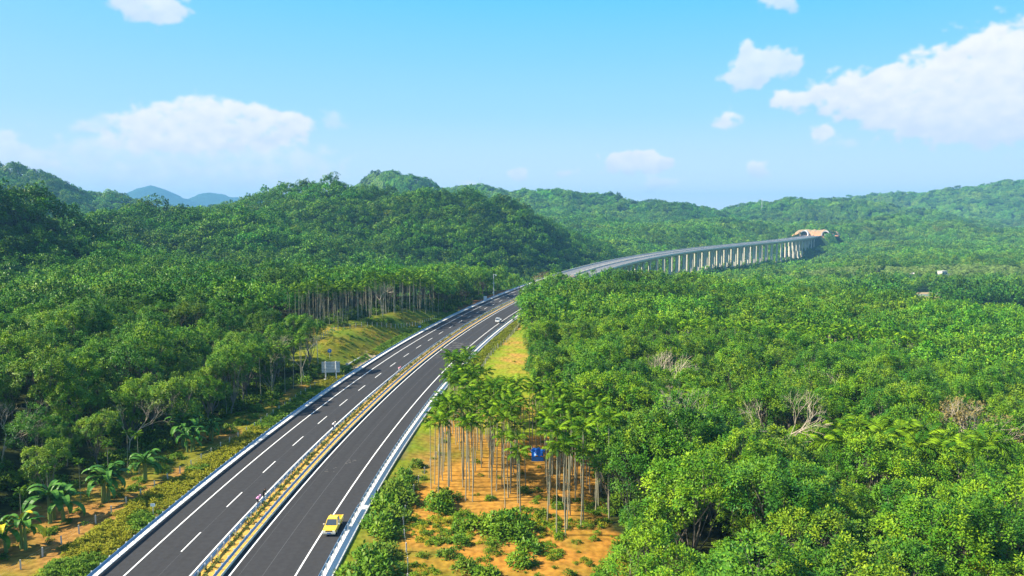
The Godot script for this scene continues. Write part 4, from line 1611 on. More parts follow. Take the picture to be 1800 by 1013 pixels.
	# scrub on the banks
	for k in 2600:
		var D := rng.randf_range(196.0, 345.0)
		var u := rng.randf_range(-46.0, 30.0)
		var p := rp(D, u)
		if zone(p.x, -p.z, across(p.x, -p.z)) != 3 or absf(u) < 15.0:
			continue
		var tone := n_cover.get_noise_2d(p.x, p.z)
		var s := rng.randf_range(0.35, 0.8) * (0.8 if u > 0.0 else 1.0)
		if u > 0.0 and (u > 19.5 and rng.randf() < 0.85):
			continue
		if u < -26.0 and rng.randf() < 0.6:
			continue
		add.call(("g" if tone + rng.randf_range(-0.2, 0.2) > 0.0 and u < 0.0 else "f") + str(rng.randi() % 3), Transform3D(Basis(Vector3.UP, rng.randf() * TAU).scaled(Vector3(1, 0.8, 1) * s), on_ground(p.x, -p.z, -0.1)), Color(1.1, 1.15, 1) * rng.randf_range(0.8, 1.25))
	# undergrowth at the wood's edge
	for k in 5200:
		var D := rng.randf_range(80.0, 420.0)
		var u := rng.randf_range(-46.0, 56.0)
		var p := rp(D, u)
		if absf(u) < 16.5 or not in_view(p.x, -p.z):
			continue
		var z := zone(p.x, -p.z, across(p.x, -p.z))
		if z == 2 and rng.randf() < 0.93 or z == 3:
			continue
		if z == 1 and rng.randf() < (0.45 if u < 0.0 or D > 112.0 or u < 21.0 else 0.1):
			continue
		var big := rng.randf_range(0.7, 2.3) if z == 0 else rng.randf_range(0.3, 0.85)
		add.call("g" + str(rng.randi() % 3), Transform3D(Basis(Vector3.UP, rng.randf() * TAU).scaled(Vector3.ONE * big), on_ground(p.x, -p.z, -0.1)), Color(1, 1, 1) * rng.randf_range(0.6, 1.1))
	for key in bins:
		var k := int(key[1])
		scatter("scrub", (green if key[0] == "g" else feather)[k], bins[key][0], bins[key][1], "leafy green scrub on the verges and at the wood's edge" if key[0] == "g" else "feathery yellow-green scrub along the left guardrail and banks", "scrub")
	# thick undergrowth where the woods begin
	for k in 2600:
		var D := rng.randf_range(78.0, 420.0)
		var u := rng.randf_range(-54.0, -17.0) if rng.randf() < 0.7 else rng.randf_range(17.0, 50.0)
		var p := rp(D, u)
		if zone(p.x, -p.z, u) != 0 or not in_view(p.x, -p.z):
			continue
		var q := rp(D, u + (7.0 if u < 0.0 else -7.0))
		if zone(q.x, -q.z, across(q.x, -q.z)) == 0:
			continue
		add.call("g" + str(rng.randi() % 3), Transform3D(Basis(Vector3.UP, rng.randf() * TAU).scaled(Vector3(1, rng.randf_range(1.0, 1.7), 1) * rng.randf_range(0.9, 2.7)), on_ground(p.x, -p.z, -0.1)), Color(0.8, 0.9, 1) * rng.randf_range(0.6, 1.0))
	# grass
	var tufts := [tuft(690, 34, 0.55, Color(0.12, 0.17, 0.015), Color(0.22, 0.21, 0.03)).mesh(M.grass), tuft(691, 40, 0.6, Color(0.50, 0.30, 0.07), Color(0.14, 0.085, 0.025)).mesh(M.grass)]
	bins = {}
	for k in 34000:
		var D := 80.0 + 250.0 * pow(rng.randf(), 1.2)
		var u := rng.randf_range(14.8, 50.0) * (1.0 if rng.randf() < 0.62 else -1.0)
		if k > 24000:
			D = rng.randf_range(84.0, 140.0)
			u = rng.randf_range(20.0, 49.0)
		var p := rp(D, u)
		var z := zone(p.x, -p.z, across(p.x, -p.z))
		if z == 0 or not in_view(p.x, -p.z):
			continue
		var tone := n_cover.get_noise_2d(p.x, -p.z) + rng.randf_range(-0.25, 0.25)
		var dry := tone > (-0.30 if z == 2 else 0.12 if z == 3 else 0.0)
		add.call("1" if dry else "0", Transform3D(Basis(Vector3.UP, rng.randf() * TAU).scaled(Vector3(1.5, rng.randf_range(0.5, 1.1) * (0.6 if z == 2 else 1.0), 1.5)), on_ground(p.x, -p.z)), Color(1, 1, 1) * rng.randf_range(0.75, 1.3))
	for key in bins:
		scatter("grass", tufts[int(key)], bins[key][0], bins[key][1], "dry orange-brown grass on the ground between road and trees" if key == "1" else "green grass on the road banks", "grass")


func make_yellow_tree() -> void:
	# single trees that stand out along the left wood's edge
	var low := broadleaf(950, 4.9, 12.5, 9, 22, 62, 0.31, 6, 0.10)
	var lm: ArrayMesh = low[0].mesh()
	var lw: ArrayMesh = low[1].mesh()
	for q in [[141.0, -28.0, 1.05, "large bushy olive tree reaching low at the left wood's edge behind the banana plants"], [112.0, -33.5, 0.72, "small bushy tree at the left picture edge above the banana plants"], [181.0, -26.0, 1.0, "broad olive tree at the left wood's edge before the road sign"], [160.0, -30.0, 0.95, "bushy tree between the two olive trees of the left wood's edge"]]:
		var p := rp(q[0], q[1])
		var e := thing("edge_tree", q[3], "tree", on_ground(p.x, -p.z), q[0])
		e.scale = Vector3.ONE * q[2]
		put("trunk", lw, M.pale_bark, e)
		put("crown", lm, M.leaves_olive, e)
	var t := broadleaf(990, 4.2, 11.0, 7, 16, 40, 0.40)
	var o := thing("yellow_tree", "yellow-leaved tree at the lower right corner of the picture", "tree", on_ground(50.5, 81.0), 0.4)
	put("trunk", t[1].mesh(), M.bark, o)
	put("crown", t[0].mesh(), leafy("leaves_yellow", Color(3.2, 1.75, 0.7)), o)


# ------------------------------------------------------------------ fences, signs, poles
func fence(label: String, pts: Array, step: float, tall: float) -> void:
	var t := thing("post_fence", label, "fence")
	var b := MB.new()
	b.box(Vector3(0, tall * 0.5 - 0.2, 0), Vector3(0.15, tall + 0.4, 0.15))
	b.box(Vector3(0, tall + 0.015, 0), Vector3(0.11, 0.03, 0.11))
	var pm := b.mesh()
	var wires := MB.new()
	var last := Vector3.INF
	var d: float = pts[0][0]
	var k := 0
	while d <= pts[pts.size() - 1][0]:
		while k < pts.size() - 2 and d > pts[k + 1][0]:
			k += 1
		var u := lerpf(pts[k][1], pts[k + 1][1], (d - pts[k][0]) / (pts[k + 1][0] - pts[k][0]))
		var p := rp(d, u)
		p.y = height(p.x, -p.z)
		var o := put("post", pm, M.fence_post, t)
		o.position = p
		o.rotation = Vector3(rng.randf_range(-0.03, 0.03), rng.randf() * 0.4, rng.randf_range(-0.03, 0.03))
		if last != Vector3.INF:
			for w in 3:
				var y := tall * (0.35 + 0.28 * w)
				wires.tube([last + Vector3(0, y, 0), (last + p) * 0.5 + Vector3(0, y - 0.05, 0), p + Vector3(0, y, 0)], [0.003, 0.003, 0.003], 3)
		last = p
		d += step
	put("wire", wires.mesh(), M.steel, t)


func make_street_things() -> void:
	rng.seed = 120
	fence("line of white concrete fence posts on the grass left of the road", [[86, -23.2], [92, -22.2], [108, -20.8], [125, -18.9], [150, -17.4], [176, -17.6], [190, -17.8]], 3.4, 1.15)
	fence("line of concrete fence posts on top of the left bank before the palms", [[208, -24.0], [222, -29.5], [243, -31.5], [256, -25.5], [270, -20.5], [290, -17.8], [312, -16.6]], 2.4, 1.5)
	fence("line of concrete fence posts between the right guardrail bushes and the palm grove", [[88, 22.6], [93, 22.0], [105, 19.7], [113, 19.0], [125, 19.3], [136, 20.3], [150, 19.8], [162, 18.6]], 4.4, 1.15)
	fence("line of fence posts across the bright grass slope right of the road", [[204, 19.6], [232, 18.4], [250, 18.4], [266, 19.3], [296, 18.4], [312, 17.4]], 4.4, 1.6)
	# the back of the road sign
	var p := rp(196.0, -16.4)
	p.y = height(p.x, -p.z)
	var t := thing("road_sign", "large road sign seen from its ribbed grey back on two steel posts", "road sign", p, 0.12)
	var b := MB.new()
	b.box(Vector3(0, 3.35, -0.06), Vector3(4.5, 2.75, 0.02))
	for s in [-1.0, 1.0]:
		b.box(Vector3(s * 2.24, 3.35, -0.02), Vector3(0.05, 2.75, 0.08))
		b.box(Vector3(0, 3.35 + s * 1.36, -0.02), Vector3(4.5, 0.05, 0.08))
	put("board", b.mesh(), M.sign_back, t)
	for k in 7:
		b = MB.new()
		b.box(Vector3(0, 2.2 + k * 0.385, 0.0), Vector3(4.4, 0.11, 0.08))
		put("rib", b.mesh(), M.rail_post, t)
	for s in [-1.0, 1.0]:
		b = MB.new()
		b.tube([Vector3(s * 1.28, -0.5, 0.14), Vector3(s * 1.28, 4.85, 0.14)], [0.15, 0.15], 10, Color.WHITE, true)
		put("post", b.mesh(), M.rail_post, t)
		b = MB.new()
		b.box(Vector3(s * 1.28, 0.1, 0.14), Vector3(0.9, 0.5, 0.9))
		put("footing", b.mesh(), M.concrete, t)
	# round blue sign
	p = rp(213.0, -22.5)
	p.y = height(p.x, -p.z)
	t = thing("round_sign", "small round blue sign on a thin post on the left bank above the big sign", "sign", p, 0.15)
	b = MB.new()
	b.tube([Vector3(0, -0.3, 0), Vector3(0, 2.3, 0)], [0.04, 0.04], 6)
	put("post", b.mesh(), M.steel, t)
	b = MB.new()
	b.tube([Vector3(0, 2.15, 0.03), Vector3(0, 2.15, 0.07)], [0.55, 0.55], 20, Color.WHITE, true)
	put("disc", b.mesh(), M.sign_blue, t)
	b = MB.new()
	b.tube([Vector3(0, 2.2, 0.071), Vector3(0, 2.2, 0.078)], [0.2, 0.2], 12, Color.WHITE, true)
	put("symbol", b.mesh(), M.white, t)
	# rectangular blue sign farther along the bank
	p = rp(284.0, -15.6)
	p.y = height(p.x, -p.z)
	t = thing("blue_sign", "small rectangular pale blue sign at the end of the left bank", "sign", p, 0.25)
	b = MB.new()
	for s in [-1.0, 1.0]:
		b.tube([Vector3(s * 0.35, -0.3, 0), Vector3(s * 0.35, 1.5, 0)], [0.04, 0.04], 6)
	put("post", b.mesh(), M.steel, t)
	b = MB.new()
	b.box(Vector3(0, 1.25, 0.06), Vector3(1.0, 0.6, 0.03))
	put("plate", b.mesh(), M.sign_blue, t)
	b = MB.new()
	b.box(Vector3(0, 1.12, 0.08), Vector3(0.8, 0.08, 0.012))
	b.box(Vector3(0, 1.36, 0.08), Vector3(0.8, 0.08, 0.012))
	put("print", b.mesh(), M.white, t)
	# little white marker board by the left rail
	p = rp(106.6, -15.2)
	p.y = height(p.x, -p.z)
	t = thing("marker_board", "little white marker board on a thin stake in the scrub beside the left guardrail", "sign", p, 0.1)
	b = MB.new()
	b.tube([Vector3(0, -0.2, 0), Vector3(0, 1.65, 0)], [0.035, 0.035], 6)
	put("stake", b.mesh(), M.steel, t)
	b = MB.new()
	b.box(Vector3(0, 1.5, 0.04), Vector3(0.62, 0.42, 0.03))
	put("plate", b.mesh(), M.white, t)
	# camera pole
	p = rp(401.0, -14.2)
	t = thing("camera_pole", "tall grey camera pole beside the left guardrail near the bend", "pole", p, 0.2)
	b = MB.new()
	b.tube([Vector3(0, -0.5, 0), Vector3(0, 5.5, 0), Vector3(0, 11.6, 0)], [0.26, 0.22, 0.17], 10, Color.WHITE, true)
	put("mast", b.mesh(), M.steel, t)
	b = MB.new()
	b.box(Vector3(0.7, 11.4, 0), Vector3(1.3, 0.14, 0.14))
	put("arm", b.mesh(), M.steel, t)
	b = MB.new()
	b.box(Vector3(1.25, 11.0, 0.1), Vector3(0.45, 0.5, 0.7))
	put("camera", b.mesh(), M.white, t)
	b = MB.new()
	b.box(Vector3(0, 7.0, 0), Vector3(1.2, 0.25, 0.5))
	put("bracket", b.mesh(), M.steel, t)
	b = MB.new()
	b.box(Vector3(-0.12, 2.2, 0.1), Vector3(0.65, 0.95, 0.55))
	put("control_box", b.mesh(), M.white, t)
	# white cabinet
	p = rp(383.0, -13.9)
	t = thing("roadside_cabinet", "white cabinet standing at the left guardrail before the camera pole", "cabinet", p, 0.2)
	b = MB.new()
	b.box(Vector3(0, 0.9, 0), Vector3(1.5, 2.2, 1.0))
	put("body", b.mesh(), M.white, t)
	b = MB.new()
	b.box(Vector3(0, 2.03, 0), Vector3(1.7, 0.08, 1.2))
	put("lid", b.mesh(), M.white, t)
	# drain wall by the sandy patch
	b = MB.new()
	prism(b, 202, 224, [Vector2(-17.6, -0.4), Vector2(-17.1, -0.4), Vector2(-17.1, 0.75), Vector2(-17.6, 0.75)], 2.0)
	b.box(rp(212, -17.35, 0.9), Vector3(0.6, 0.4, 0.6))
	var dw := put("drain_wall", b.mesh(), M.wall_concrete)
	tag(dw, "low dark grey concrete wall beside the sandy patch left of the left guardrail", "wall")
	# blue tarpaulin under the palms
	var c := on_ground(4.3, 137.0)
	t = thing("blue_tarpaulin", "bright blue tarpaulin slung between palm trunks in the grove", "tarpaulin", c, 0.15)
	b = MB.new()
	var n := 14
	var g := []
	for j in n + 1:
		var row := []
		for i in n + 1:
			var x := float(i) / n * 2.0 - 1.0
			var z := float(j) / n * 2.0 - 1.0
			row.append(Vector3(x * 1.05, 1.95 - 0.95 * z * z * (1.0 if z > 0 else 0.25) - 0.25 * absf(x) + 0.14 * sin(x * 7.0 + z * 3.0), z * 1.1))
		g.append(row)
	for j in n:
		for i in n:
			b.quad(g[j + 1][i], g[j + 1][i + 1], g[j][i + 1], g[j][i])
			var dn := Vector3(0, -0.02, 0)
			b.quad(g[j][i] + dn, g[j][i + 1] + dn, g[j + 1][i + 1] + dn, g[j + 1][i] + dn)
	b.quad(g[n][0] + Vector3(0, -0.9, 0.1), g[n][n] + Vector3(0, -0.7, 0.1), g[n][n], g[n][0])
	put("sheet", b.mesh(), M.tarp, t)
	b = MB.new()
	for s in [[-1, -1], [1, -1], [-1, 1], [1, 1]]:
		b.tube([Vector3(s[0] * 1.05, -0.2, s[1] * 1.1), Vector3(s[0] * 1.05, 1.7 if s[1] < 0 else 0.8, s[1] * 1.1)], [0.035, 0.03], 5)
	put("pole", b.mesh(), M.dead_wood, t)
	b = MB.new()
	b.tri(Vector3(1.05, 1.5, -0.2), Vector3(1.7, 1.75, -0.1), Vector3(1.45, 1.1, 0.1))
	put("loose_corner", b.mesh(), M.tarp, t)


func make_far_things() -> void:
	var b := MB.new()
	# water tank on the far hill
	var p := on_ground(-43.0, 1850.0)
	p.y = 64.0
	var t := thing("water_tank", "pale round water tank on a stem on the far hill", "water tank", p)
	b.tube([Vector3(0, 5.5, 0), Vector3(0, 7.0, 0), Vector3(0, 15.5, 0), Vector3(0, 16.2, 0)], [4.5, 6.6, 6.6, 3.0], 18, Color.WHITE, true)
	put("tank", b.mesh(), M.white, t)
	b = MB.new()
	b.tube([Vector3(0, -14, 0), Vector3(0, 6, 0)], [2.0, 2.0], 10)
	put("stem", b.mesh(), M.pier_concrete, t)
	b = MB.new()
	for k in 10:
		var a := TAU * k / 10
		b.box(Vector3(cos(a) * 6.65, 11.2, sin(a) * 6.65), Vector3(0.5, 8.4, 0.5))
	put("rib", b.mesh(), M.steel, t)
	for q in [[-80.0, 2000.0, "thin lattice mast on the crest above the water tank", 30.0], [163.0, 1900.0, "thin lattice mast on the far crest left of the viaduct", 28.0], [612.0, 1960.0, "thin grey lattice pylon on the slope above the tunnels", 34.0]]:
		var c := on_ground(q[0], q[1])
		var m := thing("lattice_mast", q[2], "mast", c)
		b = MB.new()
		var hh: float = q[3]
		for s in [[-1, -1], [1, -1], [1, 1], [-1, 1]]:
			b.tube([Vector3(s[0] * 1.3, -2, s[1] * 1.3), Vector3(s[0] * 0.35, hh, s[1] * 0.35)], [0.16, 0.12], 4)
		put("leg", b.mesh(), M.steel, m)
		b = MB.new()
		for k in 10:
			var y0 := hh * k / 10.0
			var r0 := lerpf(1.3, 0.35, k / 10.0)
			var r1 := lerpf(1.3, 0.35, (k + 1) / 10.0)
			for f in [[-1, -1, 1, -1], [1, -1, 1, 1], [1, 1, -1, 1], [-1, 1, -1, -1]]:
				b.tube([Vector3(f[0] * r0, y0, f[1] * r0), Vector3(f[2] * r1, y0 + hh / 10.0, f[3] * r1)], [0.08, 0.08], 3)
		put("bracing", b.mesh(), M.steel, m)
	# white house among the coconut palms
	p = on_ground(424.0, 782.0)
	t = thing("white_house", "white flat-roofed house among the coconut palms on the valley floor", "house", p, 0.3)
	b = MB.new()
	b.box(Vector3(0, 3.2, 0), Vector3(7, 7.5, 6))
	b.box(Vector3(6.2, 1.6, 1), Vector3(5.4, 4.5, 5.6))
	put("wall", b.mesh(), M.house_white, t)
	b = MB.new()
	b.box(Vector3(0, 7.1, 0), Vector3(7.6, 0.35, 6.6))
	b.box(Vector3(6.3, 3.98, 1), Vector3(5.6, 0.3, 6.2))
	put("roof", b.mesh(), M.house_white, t)
	for k in 4:
		b = MB.new()
		b.box(Vector3([-1.8, 1.4, 4.9, 7.3][k], 2.2 if k > 1 else 4.8, 3.02 if k < 2 else 3.82), Vector3(1.3, 1.4, 0.1))
		put("window", b.mesh(), M.glass, t)
	p = on_ground(404.0, 800.0)
	t = thing("low_house", "low white house left of the taller one among the coconut palms", "house", p, -0.2)
	b = MB.new()
	b.box(Vector3(0, 1.2, 0), Vector3(7, 3.6, 5))
	put("wall", b.mesh(), M.house_white, t)
	b = MB.new()
	b.quad(Vector3(-3.9, 2.9, 3.0), Vector3(3.9, 2.9, 3.0), Vector3(3.9, 4.3, 0), Vector3(-3.9, 4.3, 0))
	b.quad(Vector3(3.9, 2.9, -3.0), Vector3(-3.9, 2.9, -3.0), Vector3(-3.9, 4.3, 0), Vector3(3.9, 4.3, 0))
	put("roof", b.mesh(), M.house_white, t)
	# pond and its sandy rim
	b = MB.new()
	var rim := MB.new()
	var cc := Vector3(334, height(334, 612) + 0.6, -612)
	for k in 28:
		var a0 := TAU * k / 28
		var a1 := TAU * (k + 1) / 28
		var e0 := Vector3(cos(a0) * 30, 0, sin(a0) * 13)
		var e1 := Vector3(cos(a1) * 30, 0, sin(a1) * 13)
		b.tri(cc, cc + e1, cc + e0)
		rim.quad(cc + e0 * 0.98 + Vector3(0, -0.2, 0), cc + e1 * 0.98 + Vector3(0, -0.2, 0), cc + e1 * 1.45 + Vector3(0, 0.9 if sin(a1) < 0 else -1.5, 0), cc + e0 * 1.45 + Vector3(0, 0.9 if sin(a0) < 0 else -1.5, 0))
	ground_piece("pond", b.mesh(), M.water)
	ground_piece("pond_bank", rim.mesh(), M.dry_bank)


# ------------------------------------------------------------------ vehicles
func ring(z: float, w: float, y0: float, y1: float, r := 0.09) -> Array:
	return [Vector3(-w + 0.04, y0, z), Vector3(w - 0.04, y0, z), Vector3(w, y0 + 0.08, z), Vector3(w, y1 - r, z), Vector3(w - r * 0.3, y1 - r * 0.3, z), Vector3(w - r, y1, z), Vector3(-w + r, y1, z), Vector3(-w + r * 0.3, y1 - r * 0.3, z), Vector3(-w, y1 - r, z), Vector3(-w, y0 + 0.08, z)]


func hull(b: MB, rings: Array) -> void:    # rings from back to front, each counter-clockwise seen from the front
	for k in rings.size() - 1:
		var m: int = rings[k].size()
		for j in m:
			b.quad(rings[k + 1][j], rings[k][j], rings[k][(j + 1) % m], rings[k + 1][(j + 1) % m])
	for e in [0, rings.size() - 1]:
		for j in range(1, rings[e].size() - 1):
			if e == 0:
				b.tri(rings[e][0], rings[e][j + 1], rings[e][j])
			else:
				b.tri(rings[e][0], rings[e][j], rings[e][j + 1])


func wheel(t: Node3D, x: float, z: float, r: float) -> void:
	var b := MB.new()
	b.tube([Vector3(-0.1, 0, 0), Vector3(-0.09, 0, 0), Vector3(0.09, 0, 0), Vector3(0.1, 0, 0)], [r * 0.6, r, r, r * 0.6], 18)
	var w := put("wheel", b.mesh(), M.tyre, t)
	w.position = Vector3(x, r, z)
	b = MB.new()
	b.tube([Vector3(-0.085, 0, 0), Vector3(0.085, 0, 0)], [r * 0.62, r * 0.62], 14, Color.WHITE, true)
	b.tube([Vector3(0.085, 0, 0), Vector3(-0.085, 0, 0)], [r * 0.62, r * 0.62], 14, Color.WHITE, true)
	put("rim", b.mesh(), M.steel, w)


func small_part(t: Node3D, called: String, p: Vector3, s: Vector3, m: Material, basis := Basis.IDENTITY) -> void:
	var b := MB.new()
	b.box(p, s, Color.WHITE, basis)
	put(called, b.mesh(), m, t)


func pane(t: Node3D, called: String, q: Array, inset: float, m: Material) -> void:   # a slab of glass standing proud of the quadrilateral q
	var c: Vector3 = (q[0] + q[1] + q[2] + q[3]) * 0.25
	var n: Vector3 = (q[2] - q[0]).cross(q[3] - q[1]).normalized()
	var e := []
	for p in q:
		e.append(p.lerp(c, inset) + n * 0.012)
	var b := MB.new()
	b.quad(e[0], e[1], e[2], e[3])
	for k in 4:
		b.quad(e[k] - n * 0.02, e[(k + 1) % 4] - n * 0.02, e[(k + 1) % 4], e[k])
	put(called, b.mesh(), m, t)


func make_pickup() -> void:
	var s := slope_at(101.0)
	var p := rp(101.5, 11.0, 0.004)
	var t := thing("pickup_truck", "yellow double-cab pickup truck on the right hard shoulder, facing the camera", "pickup truck", p, atan2(-s, 1.0) + 0.02)
	var b := MB.new()
	hull(b, [ring(-0.85, 0.86, 0.36, 0.98), ring(1.02, 0.86, 0.36, 0.99), ring(1.25, 0.86, 0.36, 0.97), ring(2.1, 0.84, 0.36, 0.90), ring(2.38, 0.80, 0.42, 0.84), ring(2.44, 0.77, 0.48, 0.74)])
	put("body", b.mesh(), M.car_yellow, t)
	# cab
	b = MB.new()
	var lo := [Vector3(-0.80, 0.95, -0.82), Vector3(0.80, 0.95, -0.82), Vector3(0.80, 0.95, 1.18), Vector3(-0.80, 0.95, 1.18)]
	var hi := [Vector3(-0.66, 1.58, -0.66), Vector3(0.66, 1.58, -0.66), Vector3(0.66, 1.58, 0.42), Vector3(-0.66, 1.58, 0.42)]
	var top := [Vector3(-0.58, 1.65, -0.58), Vector3(0.58, 1.65, -0.58), Vector3(0.58, 1.65, 0.32), Vector3(-0.58, 1.65, 0.32)]
	for k in 4:
		var j := (k + 1) % 4
		b.quad(lo[j], lo[k], hi[k], hi[j])
		b.quad(hi[j], hi[k], top[k], top[j])
	b.quad(top[3], top[2], top[1], top[0])
	put("cab", b.mesh(), M.car_yellow, t)
	pane(t, "windscreen", [lo[3], lo[2], hi[2], hi[3]], 0.09, M.glass)
	pane(t, "rear_window", [lo[1], lo[0], hi[0], hi[1]], 0.16, M.glass)
	for k in 2:
		var f := k * 0.5
		for side in [[lo[2], lo[1], hi[1], hi[2]], [lo[0], lo[3], hi[3], hi[0]]]:
			pane(t, "side_window", [side[0].lerp(side[1], f), side[0].lerp(side[1], f + 0.5), side[3].lerp(side[2], f + 0.5), side[3].lerp(side[2], f)], 0.15, M.glass)
	# load bed
	b = MB.new()
	b.box(Vector3(0, 0.58, -1.68), Vector3(1.66, 0.14, 1.66))
	for q in [-1.0, 1.0]:
		b.box(Vector3(q * 0.82, 0.72, -1.68), Vector3(0.09, 0.58, 1.66))
		b.box(Vector3(q * 0.82, 1.025, -1.68), Vector3(0.12, 0.04, 1.66))
	put("load_bed", b.mesh(), M.car_yellow, t)
	small_part(t, "tailgate", Vector3(0, 0.72, -2.48), Vector3(1.72, 0.58, 0.07), M.car_yellow)
	small_part(t, "front_bumper", Vector3(0, 0.50, 2.42), Vector3(1.66, 0.24, 0.18), M.straw)
	small_part(t, "lower_bumper", Vector3(0, 0.34, 2.36), Vector3(1.5, 0.12, 0.14), M.car_grey)
	small_part(t, "grille", Vector3(0, 0.72, 2.435), Vector3(0.86, 0.15, 0.06), M.black)
	for q in [-1.0, 1.0]:
		small_part(t, "headlight", Vector3(q * 0.60, 0.715, 2.415), Vector3(0.30, 0.16, 0.08), M.lamp_glass)
		small_part(t, "mirror", Vector3(q * 0.98, 1.06, 0.92), Vector3(0.20, 0.16, 0.10), M.straw)
		small_part(t, "door_handle", Vector3(q * 0.868, 0.84, 0.1), Vector3(0.02, 0.04, 0.16), M.steel)
		small_part(t, "wiper", Vector3(q * 0.3, 1.02, 1.19), Vector3(0.5, 0.02, 0.02), M.black, Basis(Vector3.BACK, 0.15))
	small_part(t, "number_plate", Vector3(0, 0.50, 2.515), Vector3(0.46, 0.14, 0.012), M.plate_blue)
	small_part(t, "rear_bumper", Vector3(0, 0.42, -2.5), Vector3(1.64, 0.16, 0.12), M.car_grey)
	for q in [[0.76, 1.55], [-0.76, 1.55], [0.76, -1.55], [-0.76, -1.55]]:
		wheel(t, q[0], q[1], 0.36)


func make_small_truck() -> void:
	var d := 307.0
	var p := rp(d, 9.2, 0.004)
	var t := thing("small_truck", "small white flatbed truck on the right carriageway where the trees hide the road", "truck", p, atan2(-slope_at(d), 1.0) - 0.05)
	var b := MB.new()
	hull(b, [ring(0.35, 0.80, 0.40, 1.05), ring(1.9, 0.80, 0.40, 1.05), ring(2.02, 0.74, 0.45, 0.98)])
	put("body", b.mesh(), M.car_white, t)
	b = MB.new()
	var lo := [Vector3(-0.78, 1.02, 0.38), Vector3(0.78, 1.02, 0.38), Vector3(0.78, 1.02, 1.95), Vector3(-0.78, 1.02, 1.95)]
	var hi := [Vector3(-0.70, 1.85, 0.45), Vector3(0.70, 1.85, 0.45), Vector3(0.70, 1.85, 1.45), Vector3(-0.70, 1.85, 1.45)]
	for k in 4:
		var j := (k + 1) % 4
		b.quad(lo[j], lo[k], hi[k], hi[j])
	b.quad(hi[3], hi[2], hi[1], hi[0])
	b.box(Vector3(0, 1.885, 0.93), Vector3(1.34, 0.06, 1.0))
	put("cab", b.mesh(), M.car_white, t)
	pane(t, "windscreen", [lo[3], lo[2], hi[2], hi[3]], 0.1, M.glass)
	pane(t, "side_window", [lo[2], lo[1], hi[1], hi[2]], 0.2, M.glass)
	pane(t, "side_window", [lo[0], lo[3], hi[3], hi[0]], 0.2, M.glass)
	b = MB.new()
	b.box(Vector3(0, 0.78, -1.0), Vector3(1.62, 0.12, 2.5))
	for q in [-1.0, 1.0]:
		b.box(Vector3(q * 0.79, 0.98, -1.0), Vector3(0.05, 0.34, 2.5))
	b.box(Vector3(0, 0.98, -2.24), Vector3(1.6, 0.34, 0.05))
	put("load_bed", b.mesh(), M.car_white, t)
	for q in [-1.0, 1.0]:
		small_part(t, "headlight", Vector3(q * 0.55, 0.74, 2.0), Vector3(0.28, 0.16, 0.06), M.lamp_glass)
		small_part(t, "mirror", Vector3(q * 0.92, 1.35, 1.75), Vector3(0.18, 0.24, 0.08), M.black)
	small_part(t, "bumper", Vector3(0, 0.48, 2.02), Vector3(1.5, 0.16, 0.08), M.car_grey)
	for q in [[0.68, 1.25], [-0.68, 1.25], [0.68, -1.3], [-0.68, -1.3]]:
		wheel(t, q[0], q[1], 0.30)
	# the car by the workers at the bend
	d = 437.0
	p = rp(d, -6.2, 0.004)
	t = thing("white_car", "white car standing by the workers at the far bend of the road", "car", p, atan2(-slope_at(d), 1.0) + 0.3)
	b = MB.new()
	hull(b, [ring(-2.1, 0.74, 0.35, 0.85), ring(-1.9, 0.84, 0.3, 0.95), ring(1.9, 0.84, 0.3, 0.85), ring(2.1, 0.74, 0.35, 0.7)])
	hull(b, [ring(-1.7, 0.7, 0.85, 0.98), ring(-1.0, 0.66, 0.85, 1.45), ring(0.2, 0.66, 0.85, 1.45), ring(1.0, 0.7, 0.85, 0.95)])
	put("body", b.mesh(), M.car_white, t)
	pane(t, "windscreen", [Vector3(-0.68, 0.95, 0.98), Vector3(0.68, 0.95, 0.98), Vector3(0.64, 1.42, 0.25), Vector3(-0.64, 1.42, 0.25)], 0.08, M.glass)
	for q in [[0.72, 1.3], [-0.72, 1.3], [0.72, -1.3], [-0.72, -1.3]]:
		wheel(t, q[0], q[1], 0.31)


